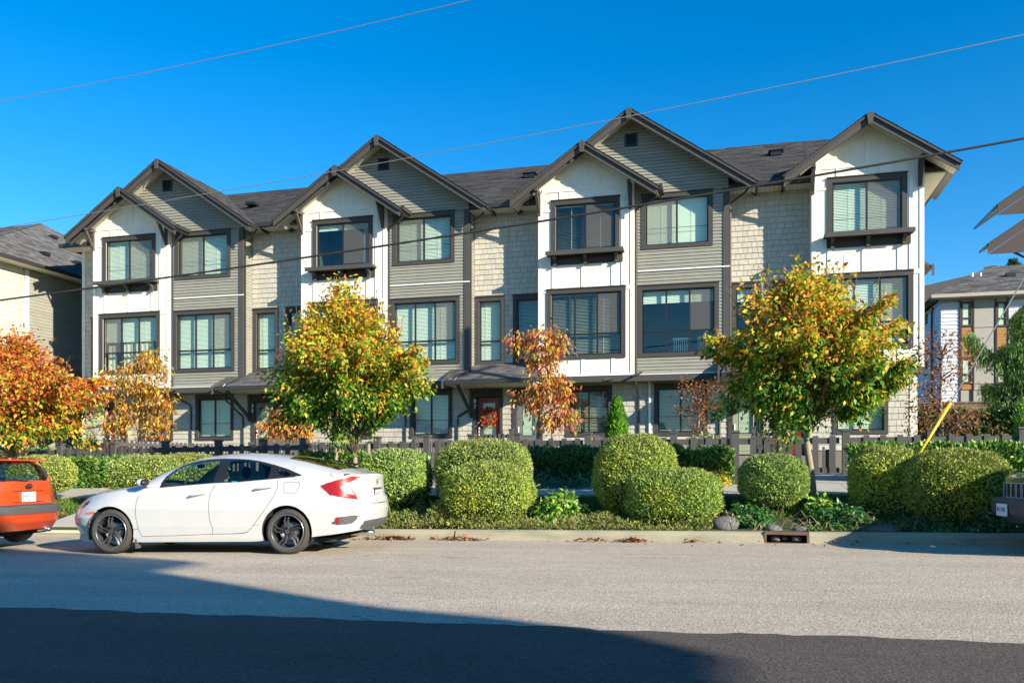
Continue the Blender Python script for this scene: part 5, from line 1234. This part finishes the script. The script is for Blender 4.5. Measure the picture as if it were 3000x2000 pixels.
for q in ('front','rear'):
    for s_ in (-1,1):
        x0=-6.05 if q=='front' else -5.05; c=12.3+s_*.36
        if q=='front': sed.put('seat',MB().prism([(x0-.5,.45),(x0-.05,.45),(x0+.12,.98),(x0-.02,.98),(x0-.12,.6),(x0-.5,.58)],c-.24,c+.24).mesh(),M_SEAT)
        else: sed.put('seat',MB().box(x0-.02,x0+.2,c-.3,c+.3,.45,.93).mesh(),M_SEAT)
        sed.put('headrest',MB().ball((x0+.07,c,1.12),(.06,.13,.10),12,8).mesh(),M_SEAT,smooth=True)
sed.put('dashboard',MB().prism([(-7.05,.6),(-6.62,.6),(-6.65,.90),(-6.9,.97),(-7.05,.95)],11.5,13.1).mesh(),M_SEAT)
sed.put('steering_wheel',MB().tube([(-6.55+.05*math.sin(a),11.94+.17*math.cos(a),.90+.15*math.sin(a)) for a in np.linspace(0,2*math.pi,21)],.013,6).mesh(),M_SEAT)
sed.put('rear_view_mirror',MB().ball((-6.55,12.3,1.22),(.02,.12,.035),12,8).mesh(),M_SEAT)
sed.put('blue_parking_tag',MB().box(-5.78,-5.70,11.75,11.752,.93,1.0).mesh(),mat('blue_card',(.05,.35,.6),.5))
px_=-3.742
pl=sed.put('licence_plate',MB().box(px_-.005,px_+.004,12.3-.155,12.3+.155,.735,.885).mesh(),M_BLK); sed.put('plate_face',MB().box(px_+.004,px_+.007,12.3-.142,12.3+.142,.75,.872).mesh(),M_PLATE,pl)
sed.text('plate_number','KA5 07T',.07,M_PBLUE,px_+.008,12.3,.815,ROT_R,pl); sed.put('plate_sticker',MB().box(px_+.0075,px_+.009,12.27,12.33,.742,.765).mesh(),M_AMB,pl)
sed.text('rear_emblem','H',.13,M_CHR,-3.752,12.3,.985,ROT_R,sx=1.1); sed.text('model_name','CIVIC',.055,M_CHR,-3.832,11.92,.86,ROT_R,sx=1.3)
sed.put('boot_recess_trim',MB().box(-3.755,-3.735,12.3-.2,12.3+.2,.89,.905).mesh(),M_PLAS)
sed.seam([(1064,1479),(1090,1477),(1120,1469)],'bumper_gap',.004)
# ---- orange hatchback
G_=lambda *p:[(x/3.2,1320+y/3.2) for x,y in p]
TO=dict(paint=M_OPAINT,len=4.1,Rf=.7,Rr=.30,nf=2.3,nr=2.7,sm=.03,pw=3.0,qw=2.2,
 top=[(-13.7,.6),(-13.4,.8),(-12.6,.93),(-12.4,1.0),(-11.8,1.30),(-11.2,1.37),(-10.2,1.37),(-9.86,1.335),(-9.80,1.30),(-9.66,1.02),(-9.60,.97)],
 belt=[(-13.7,.55),(-13.4,.72),(-12.6,.84),(-11,.90),(-9.9,.955),(-9.6,.965)],
 bot=[(-13.7,.15),(-12,.12),(-10.2,.15),(-9.8,.20),(-9.5,.22)],
 xf=[(.1,-13.65),(.45,-13.75),(.8,-13.45),(1.1,-13.4)],
 xr=[(.15,-9.68),(.22,-9.58),(.34,-9.50),(.47,-9.475),(.48,-9.46),(.585,-9.46),(.60,-9.50),(.63,-9.57),(.85,-9.575),(1.0,-9.60),(1.4,-9.62)],
 w=[(.1,.94),(.3,.985),(.585,1.0),(.60,.985),(.8,.975),(1.0,.94)])
M_CG2=glass('tinted_car_glass',(.50,.60,.58),.10)
ora=Car('hatchback','orange hatchback cut off by the left edge of the photo',-11.5,12.27,.86,TO)
ora.build(1,[('rear_window',M_CG2,lambda C,r,ring:(~ring)&(C[:,0]>-9.80)&(C[:,0]<-9.635)&(r<.88)),
 ('side_glass',M_CGLASS,lambda C,r,ring:(~ring)&(C[:,0]>-12.0)&(C[:,0]<-10.0)&(r>.62)&(C[:,2]>.97)&(C[:,2]<1.27)),
 ('windscreen',M_CGLASS,lambda C,r,ring:(~ring)&(C[:,0]>-12.4)&(C[:,0]<-11.85)&(r<.8)),
 ('tail_lamp',M_TLR,lambda C,r,ring:(C[:,0]>-9.85)&(C[:,1]>.60)&(C[:,2]>.68)&(C[:,2]<.96)&(C[:,0]<-9.0)&ring&(C[:,1]>.80-.5*(C[:,2]-.70))),
 ('lamp_lens',M_TLW,lambda C,r,ring:(C[:,0]>-9.85)&ring&(C[:,2]>.86)&(C[:,2]<.96)&(C[:,1]>.80-.5*(C[:,2]-.70))),
 ('bumper_strip',M_PLAS,lambda C,r,ring:ring&(C[:,2]>.475)&(C[:,2]<.61)&(C[:,0]>-10.1)),
 ('tailgate_gap',M_SEAM,lambda C,r,ring:ring&(C[:,2]>.612)&(C[:,2]<.622)&(C[:,0]>-9.7))],
 [(-12.85,.28,.35),(-10.35,.27,.35)],dens=.014)
for sd in (-1,1):
    for xx in (-12.85,-10.35): ora.wheel(xx,.255,sd,.30,.20,'plain',.19); ora.well(xx,.275,.355,sd)
ora.put('underbody',MB().box(-13.4,-9.8,11.5,13.0,.13,.2).mesh(),M_SEAT); ora.put('exhaust',MB().tube([(-9.9,12.75,.19),(-9.55,12.75,.2)],.04,12).mesh(),M_CHR,smooth=True)
ora.put('roof_spoiler',MB().prism([(-10.0,1.36),(-9.74,1.325),(-9.73,1.305),(-9.98,1.325)],11.62,12.92).mesh(),M_OPAINT)
pr=-9.565
ora.put('plate_recess',MB().box(pr-.004,pr+.004,11.93,12.61,.66,.665).box(pr-.004,pr+.004,11.93,12.61,.83,.835).mesh(),M_SEAM)
pl=ora.put('licence_plate',MB().box(pr,pr+.012,12.27-.15,12.27+.15,.665,.815).mesh(),M_PLATE); ora.text('plate_number','MV8 7A5',.075,M_PBLUE,pr+.0135,12.27,.745,ROT_R,pl)
ora.put('plate_sticker',MB().box(pr+.012,pr+.0135,12.25,12.31,.675,.695).mesh(),mat('green_tab',(.02,.4,.2),.5),pl)
em=ora.put('rear_emblem',MB().ball((pr+.004,12.27,.905),(.01,.075,.035),20,10).mesh(),M_BLK,smooth=True); ora.put('emblem_ring',MB().tube([(pr+.012,12.27+.078*math.cos(a),.905+.037*math.sin(a)) for a in np.linspace(0,2*math.pi,25)],.004,6).mesh(),M_CHR,em); ora.text('emblem_letters','KIA',.05,M_CHR,pr+.016,12.27,.905,ROT_R,em,sx=1.2)
ora.put('rear_wiper',MB().tube([(-9.60,12.3,.985),(-9.615,12.0,1.01),(-9.62,11.75,1.0)],.01,6).mesh(),M_BLK)
ora.put('high_brake_light',MB().box(-9.84,-9.79,12.17,12.37,1.255,1.285).mesh(),M_TLR)
for c in (11.95,12.6):
    ora.put('seat',MB().box(-10.7,-10.5,c-.3,c+.3,.5,.98).mesh(),M_SEAT); ora.put('headrest',MB().ball((-10.6,c,1.07),(.06,.13,.09),12,8).mesh(),M_SEAT,smooth=True)
M_SLOT=mat('satin_chrome',(.42,.43,.45),.25,coat=1.0)
ora.root.location+=Vector((math.cos(HEAD),math.sin(HEAD),0))*.14
# ---- dark sport utility vehicle
TJ=dict(paint=M_KPAINT,len=4.6,Rf=.26,Rr=.4,nf=2.3,nr=2.6,sm=.04,pw=3.0,qw=2.2,
 top=[(4.7,.95),(4.95,1.055),(5.2,1.14),(6.1,1.22),(6.25,1.28),(6.7,1.86),(7.0,1.98),(9.0,2.0),(9.35,1.9),(9.5,1.2)],
 belt=[(4.7,.9),(4.95,1.03),(5.3,1.08),(6.2,1.14),(9.5,1.2)],
 bot=[(4.7,.52),(5.1,.46),(5.6,.40),(8.6,.42),(9.5,.5)],
 xf=[(.38,5.15),(.48,4.98),(.56,4.86),(.60,4.82),(.76,4.81),(.79,4.86),(.80,4.93),(1.02,4.965),(1.2,5.0)],
 xr=[(.4,9.4),(.8,9.45),(1.3,9.4)],
 w=[(.38,.9),(.6,1.0),(.77,1.0),(.80,.96),(1.0,.95),(1.2,.92)])
jee=Car('sport_utility_car','dark sport utility car with chrome slotted grille at the right edge',7.0,11.80,.95,TJ)
jee.build(1,[('bumper',M_PLAS,lambda C,r,ring:ring&(C[:,2]>.50)&(C[:,2]<.795)&(C[:,0]<5.5)),
 ('wheel_arch_trim',M_PLAS,lambda C,r,ring:ring&(C[:,2]<.60)&(C[:,0]>5.3)),
 ('side_glass',M_CGLASS,lambda C,r,ring:(~ring)&(C[:,0]>6.6)&(C[:,0]<9.2)&(r>.66)&(C[:,2]>1.25)&(C[:,2]<1.84)),
 ('windscreen',M_CGLASS,lambda C,r,ring:(~ring)&(C[:,0]>6.27)&(C[:,0]<6.72)&(r<.84)),
 ('head_lamp',M_TLW,lambda C,r,ring:ring&(C[:,0]<5.22)&(C[:,1]>.66)&(C[:,2]>.81)&(C[:,2]<1.0))],
 [(5.75,.55,.42),(8.5,.56,.42)],dens=.016)
for sd in (-1,1):
    for xx in (5.75,8.5): jee.wheel(xx,.49,sd,.365,.23,'plain',.23); jee.well(xx,.55,.43,sd)
jee.put('underbody',MB().box(5.1,9.2,10.95,12.5,.42,.5).mesh(),M_SEAT)
for k in range(-3,4):
    y0=11.75+k*.160; xs_=4.915+.045*(abs(k)/3)**3; w_=.062
    g=MB()
    for (a,b_,c,d) in ((y0-w_-.004,y0-w_+.008,.80,1.0),(y0+w_-.008,y0+w_+.004,.80,1.0),(y0-w_,y0+w_,.988,1.002),(y0-w_,y0+w_,.798,.812)):
        g.box(xs_-.004,xs_+.010,a,b_,c,d)
    sl_=jee.put('grille_slot',g.mesh(),M_SLOT); jee.put('slot_back',MB().box(xs_+.001,xs_+.02,y0-w_+.009,y0+w_-.009,.816,.984).mesh(),M_DARK,sl_)
jee.put('hood_badge',MB().box(4.97,5.0,11.74,11.86,1.062,1.075).mesh(),M_CHR)
pl=jee.put('licence_plate',MB().box(4.795,4.805,11.97-.155,11.97+.155,.565,.725).mesh(),M_PLATE); jee.text('plate_number','871 FSC',.078,M_PBLUE,4.793,11.97,.645,ROT_F,pl); jee.put('plate_bracket',MB().box(4.806,4.85,11.80,12.14,.56,.735).mesh(),M_BLK,pl)
# ------------------------------------------------------------------ neighbouring buildings
M_NSID=mat('white_lap_siding',(.62,.66,.72),.6,.05,3); M_NPAN=mat('grey_wall_panel',(.36,.35,.31),.7,.05,3); M_WOOD=mat('cedar_cladding',(.42,.20,.06),.5,.35,4,streak=(1,1,14)); M_BROWN=mat('dark_brown_trim',(.05,.035,.03),.6)
# left neighbour: side wall and hipped roof
n1=empty('neighbour_house',(-28,26,.9),'cream and sage house with a hipped roof cut off by the left edge','house')
NX=-28.0
box('wall',M_SIDW,n1,-40,NX-.01,24,44,.8,9.3)
shingles_y=28.35
z=4.2
rg=random.Random(4)
z=2.0
while z<9.2:
    y=24.0
    while y<shingles_y-.1:
        w=rg.choice([.3,.36,.42]); w=min(w,shingles_y-y); piece('wall_shingle','lap',M_SHI,n1,NX,y+.003,z,w-.006,1.2,.18,R(90)); y+=w
    z+=.18
z=1.2
while z<9.25: piece('siding_board','lap',M_SID,n1,NX,shingles_y+.2,z,44-shingles_y-.2,1.15,.13,R(90)); z+=.13
box('corner_board',M_SOFF,n1,NX,NX+.035,shingles_y,shingles_y+.2,.8,9.25)
e=9.42
MB().add([(-27.35,25.2,e),(-27.35,42.2,e),(-34.7,36.2,13.75),(-45,36.2,13.75),(-50,25.2,e),(-50,42.2,e),(-27.35,25.2,e-.1),(-27.35,42.2,e-.1),(-50,25.2,e-.1),(-50,42.2,e-.1)],[(0,1,2),(0,2,3,4),(1,5,3,2),(0,6,7,1),(0,4,8,6),(6,8,9,7)]).build('roof',M_GUT,n1)
def tri_field(a,b,c,par,cs=.15):
    """shingle courses over a triangle: a,b eave ends, c peak"""
    a,b,c=Vector(a),Vector(b),Vector(c); U=(b-a); W=U.length; U.normalize(); f=(c-a).dot(U); Vd=(c-a-U*f); L=Vd.length; Vd.normalize()
    roof_field('roof_shingles',par,a+Vector((0,0,.012)),U,Vd,L,lambda v:(f*v/L,W-(W-f)*v/L),cs=cs,tab=(.25,.5),base=(.085,.083,.085))
tri_field((-27.33,25.2,e),(-27.33,42.2,e),(-34.7,36.2,13.75),n1)
tri_field((-50,25.2,e),(-27.33,25.2,e),(-34.7,36.2,13.75),n1,.2)
box('gutter',M_GUT,n1,-27.35,-27.25,25.2,42.2,e-.12,e-.0); box('soffit',M_SOFF,n1,-28,-27.35,25.2,42.2,e-.14,e-.11)
for y,d_ in ((30.3,1.5),(32.2,1.6),(34.5,5.0)): 
    zz=e+d_*.59; MB().box(-27.35-d_-.2,-27.35-d_+.15,y-.15,y+.15,zz,zz+.16).build('roof_vent',M_BLK,n1)
for (y,z0,z1) in ((31.0,3.5,5.2),(36,6.3,7.6)):
    w=MB().box(NX+.02,NX+.06,y,y+1.2,z0,z1).build('window',M_TRIM,n1); box('pane',M_DGLASS,w,NX+.061,NX+.066,y+.1,y+1.1,z0+.1,z1-.1)
# right neighbour: hipped roof block with cedar panels
YN=46.0; xz=lambda px,py,D=YN: XY(px,py,D)
n2=empty('neighbour_block',(xz(2757,1200)[0],YN,1.5),'white and grey block with orange cedar panels and a hipped roof, behind the conifer','apartment block')
xl=xz(2757,1000)[0]; xr=xz(2757,1000)[0]+7.5; zt=xz(2860,872)[1]; zb_=.9
cols=[(2757,2812,'sid'),(2812,2852,'win'),(2852,2916,'pan'),(2916,2955,'win'),(2955,3060,'sid')]
box('wall',M_NPAN,n2,xl,xr,YN+.05,YN+9,zb_,zt)
for a,b,k in cols:
    x0,x1=xz(a,1000)[0],xz(b,1000)[0]
    if k=='sid':
        z=3.9
        while z<zt-.3: piece('siding_board','lap',M_NSID,n2,x0,YN+.05,z,x1-x0,2,.18); z+=.18
    if k=='pan':
        for ya,yb in ((1142,1126),(1124,1048),(1046,961),(959,885)): z0,z1=xz(a,ya)[1],xz(a,yb)[1]; box('wall_panel',M_NPAN,n2,x0+.04,x1-.04,YN+.01,YN+.048,z0,z1)
    if k=='win':
        for kk,ya,yb in (('wood',1141,1127),('w',1123,1049),('wood',1046,960),('w',957,885)):
            z0,z1=xz(a,ya)[1],xz(a,yb)[1]
            if kk=='wood': 
                q=z0
                while q<z1-.02: box('cedar_board',M_WOOD,n2,x0+.08,x1-.08,YN-.0,YN+.048,q+.006,min(q+.16,z1)-.004); q+=.16
            else:
                w=walls((x0+.04,x1-.04,z0,z1),[(x0+.13,x1-.12,z0+.08,z0+(z1-z0)*.34-.03),(x0+.13,x1-.12,z0+(z1-z0)*.34+.03,z1-.08)],YN-.02,YN+.048).build('window',M_BROWN,n2)
                box('pane',M_GLASS,w,x0+.12,x1-.11,YN+.0,YN+.004,z0+.07,z1-.07); box('blind',M_BLIND,w,x0+.13,x0+(x1-x0)*.62,YN+.035,YN+.045,z0+.08,z1-.08)
        MB().box(x0,x0+.045,YN-.03,YN+.05,zb_+2.5,zt-.1).box(x1-.045,x1,YN-.03,YN+.05,zb_+2.5,zt-.1).build('corner_trim',M_BROWN,n2)
z=zb_
while z<3.9: piece('siding_board','lap',M_NSID,n2,xl,YN+.04,z,xr-xl,2,.18); z+=.18
z=2.2
while z<zt-.4: piece('siding_board','lap',M_NSID,n2,xl,YN+9,z,8.95,2,.18,R(-90)); z+=.18
for py0,py1 in ((895,925),(1035,1065)): 
    z0,z1=xz(2720,py1)[1]+.1,xz(2720,py0)[1]+.1; w=MB().box(xl-.08,xl-.02,YN+3.0,YN+4.2,z0,z1).build('window',M_BROWN,n2)
MB().tube([(xl-.08,YN+1.4,zt-.15),(xl-.1,YN+1.6,zt-.4),(xl-.1,YN+1.6,2)],.05,8).build('downpipe',M_BROWN,n2)
pk=xz(2892,793,YN+4.4); 
a,b,c,d_=(xl-.5,YN-.5,zt+.1),(xr+.5,YN-.5,zt+.1),(xr+.5,YN+9.5,zt+.1),(xl-.5,YN+9.5,zt+.1); p1=(xl+3.4,YN+4.4,zt+2.45); p2=(xr-2,YN+4.4,zt+2.2)
MB().add([a,b,c,d_,p1,p2],[(0,1,5,4),(1,2,5),(2,3,4,5),(3,0,4)]).build('roof',M_GUT,n2)
tri_field(a,b,p1,n2,.2); 
V_=Vector(b)-Vector(a); roof_field('roof_shingles',n2,Vector(a)+Vector((3.4,0,.0)),(1,0,0),Vector(p1)-Vector(a)-Vector((3.9,0,0)),5.3,lambda v:(0,5.2-.2*v),cs=.2,base=(.085,.083,.085))
M_NGUT=mat('tan_gutter',(.42,.38,.30),.5); box('gutter',M_NGUT,n2,xl-.55,xr+.5,YN-.62,YN-.5,zt-.02,zt+.14); box('soffit',M_NPAN,n2,xl-.5,xr+.5,YN-.5,YN+.05,zt-.04,zt+.0)
for px in (2848,2873): x_,z_=xz(px,825,YN+2.5); MB().tube([(x_,YN+2.5,z_-.5),(x_,YN+2.5,z_+.45)],.07 if px==2848 else .04,8).build('vent_pipe',M_WHITE,n2)
box('roof_vent',M_BLK,n2,xz(2950,815,YN+2)[0],xz(2950,815,YN+2)[0]+.4,YN+2,YN+2.3,zt+1.35,zt+1.55)
# long low roof to its left, farther back
n3=empty('far_house',(xz(2700,900,58)[0],58,1.5),'low grey roofed house farther back, between the row and the cedar panelled block','house')
x0,z0=xz(2690,868,58); x1,z1=xz(2846,800,58)
MB().add([(x0-6,58,z0-.6),(x1+3,58,z0-.6),(x1+1.5,64,z1),(x0-6,64,z0+.3),(x1,58.5,z1-.02)],[(0,1,4,3),(1,2,4),(3,4,2)]).build('roof',M_TRIML,n3); box('wall',M_NPAN,n3,x0-5.5,x1+2.5,58.6,66,1,z0-.6)
# far right: gabled row of the same kind, only its eaves are in view
n4=empty('gabled_house',(9.9,34,1.5),'gabled house past the right edge, only its two dark eave tips in view','house')
xa,za=XY(2922,622,34.0); xb,zb2=XY(2895,737,33.6)
box('wall',M_NPAN,n4,10.75,xa+8,34.7,37,1,za+.1); MB().prism([(10.75,za+.1),(xa+8,za+.1),(xa+4,za+2.4),(10.75,za+1.2)],34.7,35).build('gable_wall',M_NPAN,n4)
gable_roof(n4,xa+4.0,za+SL*4.0+.3,4.0,34.0,37,shing=False,rh=.26); gable_roof(n4,xb+3.0,zb2+SL*3.0+.3,3.0,33.6,34.6,shing=False,rh=.26)
for xt_,zt_,yy_ in ((xa,za,34.06),(xb,zb2,33.66)): MB().prism([(xt_+.02,zt_-.07),(10.75,zt_-.07),(10.75,zt_-.05+SL*(10.73-xt_))],yy_,yy_+.05).build('eave_return',M_TRIM,n4)
box('lower_wall',M_NPAN,n4,10.3,xb+5.5,34.25,34.68,1,zb2+.2); downpipe(n4,[(xb+.9,33.9,zb2),(9.95,34.1,zb2-.25),(9.95,34.15,1.5)],.05)
for o in list(bpy.data.objects):
    if o.parent==n4 and o.name.split('.')[0] in ('rake_board','rake_trim','eave_return'): o.data.materials[0]=M_BROWN
# far conifer tops over the roof
def spire(px,py0,py1,pw,D,seed,label): cone_tree(label,px,pw,py0,py1,D,seed,1500,[(.03,.07,.03),(.05,.10,.04)],[1,1],L=.5,name='far_conifer')
spire(2968,772,840,34,90,111,'tiny dark conifer top above the right neighbour roof'); spire(2983,788,840,24,92,112,'smaller conifer top beside the tiny dark one above the right roof')
# drooping conifer at the right edge
rs=np.random.RandomState(77); DC=30.0
ct=empty('conifer_tree',(XS_(3060,DC),DC,1.1),'drooping green conifer with sweeping branches at the right edge','tree')
Z_=lambda zx,zy:(2600+zx/3.5625,880+zy/3.5625)
xt=XS_(3040,DC); MB().tube([(xt,DC,.9),(xt,DC,6),(xt+.1,DC,11)],[.22,.16,.04],10).build('trunk',M_TWIG,ct,smooth=True)
BR=[[(1620,700),(1425,680),(1250,600),(1100,560),(980,470),(900,380),(850,310)],[(1620,800),(1425,850),(1250,875),(1120,870),(1030,850)],[(1600,450),(1420,430),(1290,445),(1160,485)],[(1600,100),(1450,120),(1380,200),(1330,330)],[(1600,-60),(1480,20),(1400,90),(1340,150)],[(1600,250),(1480,280),(1400,330),(1350,420)],[(1600,560),(1500,560),(1420,590),(1330,640)],[(1600,900),(1500,930),(1380,980),(1300,1020),(1100,1040)],[(1600,1000),(1450,1030),(1300,1060)],[(1620,600),(1480,700),(1380,720),(1240,760)],[(1600,820),(1480,800),(1350,790)]]
P=[];b=MB()
for bi,br in enumerate(BR):
    pts=[]
    for q in br: x_,z_=XY(*Z_(*q),DC); pts.append((x_,DC+rs.uniform(-.3,.3)*0+.25*math.sin(bi*2.1),z_))
    b.tube(pts,[.05-.045*i/(len(pts)-1) for i in range(len(pts))],6,False)
    pa=np.array(pts); t_=np.linspace(0,len(pa)-1,240); lo=np.minimum(t_.astype(int),len(pa)-2); L_=pa[lo]+(pa[lo+1]-pa[lo])*(t_-lo)[:,None]
    for p in L_:
        f=rs.uniform(.15,.75); m=15; k=rs.rand(m,1); yy=rs.randn()*.28
        s_=p+np.array([rs.randn()*.03,yy,-.05*abs(yy)]); P.append(s_+np.hstack([rs.randn(m,1)*.05,rs.randn(m,1)*.05,-k*f]))
b.build('branches',M_TWIG,ct); P=np.vstack(P); n=len(P); A=unit(rs.randn(n,3)*.35+np.array([0,0,-1])); Ls=.13*(.6+.8*rs.rand(n))
link('foliage',leaf_mesh('l',P,A,unit(rs.randn(n,3)+np.array([.3,-.6,.2])),Ls,Ls*.22,pal(rs,n,[(.09,.20,.05),(.17,.30,.07),(.05,.11,.04)],[2,1.6,1])),ct,M_BLEAF)
# brown fence and ivy hedge at the right
yb=34.0; f=empty('board_fence',(xz(2860,1200,yb)[0],yb,1.2),'tall dark brown board fence in shade behind the conifer','fence')
x_=xz(2690,1200,yb)[0]; xe=xz(3080,1200,yb)[0]; zt_=xz(2860,1178,yb)[1]
while x_<xe: piece('fence_board','unit',M_BROWNF if 'M_BROWNF' in globals() else M_TWIG,f,x_,yb,1.0,.135,.02,zt_-1.0); x_+=.14
box('rail',M_TWIG,f,xz(2690,1200,yb)[0],xe,yb-.04,yb-.002,zt_-.02,zt_+.03)
hedge('tall dark green ivy hedge behind the fence at the right',XS_(2690,30),XS_(3100,30),29.6,30.5,XY(2850,1215,30)[1],56,9000,L=.14,cols=[(.03,.09,.02),(.06,.16,.03),(.02,.05,.015)],w=[2,1.4,1.4])
plant('bright green shrub by the tall fence at the right edge',2975,3040,1165,1320,28,78,3500,.12,[(.16,.34,.03),(.28,.44,.04),(.08,.2,.02)],[2,2,1],droop=-.5,dep=.5,cat='shrub')
hedge('dark hedge at the far left behind the picket fence',XS_(60,30),XS_(200,26),27.0,27.6,1.9,57,1500)
# building across the road, outside the frame, whose shadow lies on the asphalt
nb=empty('corner_house',(8,-4,.2),'shingled three storey house across the road whose shadow falls on the asphalt','house')
MB().prism([(-2,.1),(15.1,.1),(15.1,6.6),(15.5,6.9),(16.4,7.2),(16.9,7.75),(16.75,8.1),(16.2,8.35),(16.2,10.3),(12,10.3),(3.5,6.4),(-2,5.6)],-12,-3.5).build('wall',M_SHI,nb)
MB().prism([(-3,5.61),(-2,5.61),(3.5,6.41),(12,10.31),(17.35,10.38),(17.4,10.6),(15.5,11.6),(13.5,11.5),(3.4,7.0),(-3.2,6.0)],-12.5,-3.2).build('roof',M_GUT,nb)
for zz,xx in [(1.2,1.),(1.2,5.),(1.2,9.),(1.2,13.),(4.0,5.),(4.2,9.),(4.2,13.),(7.8,13.)]:
    if True:
        w=MB().box(xx-.9,xx+.9,-3.499,-3.44,zz,zz+1.4).build('window',M_TRIM,nb); box('pane',M_DGLASS,w,xx-.8,xx+.8,-3.439,-3.43,zz+.1,zz+1.3)
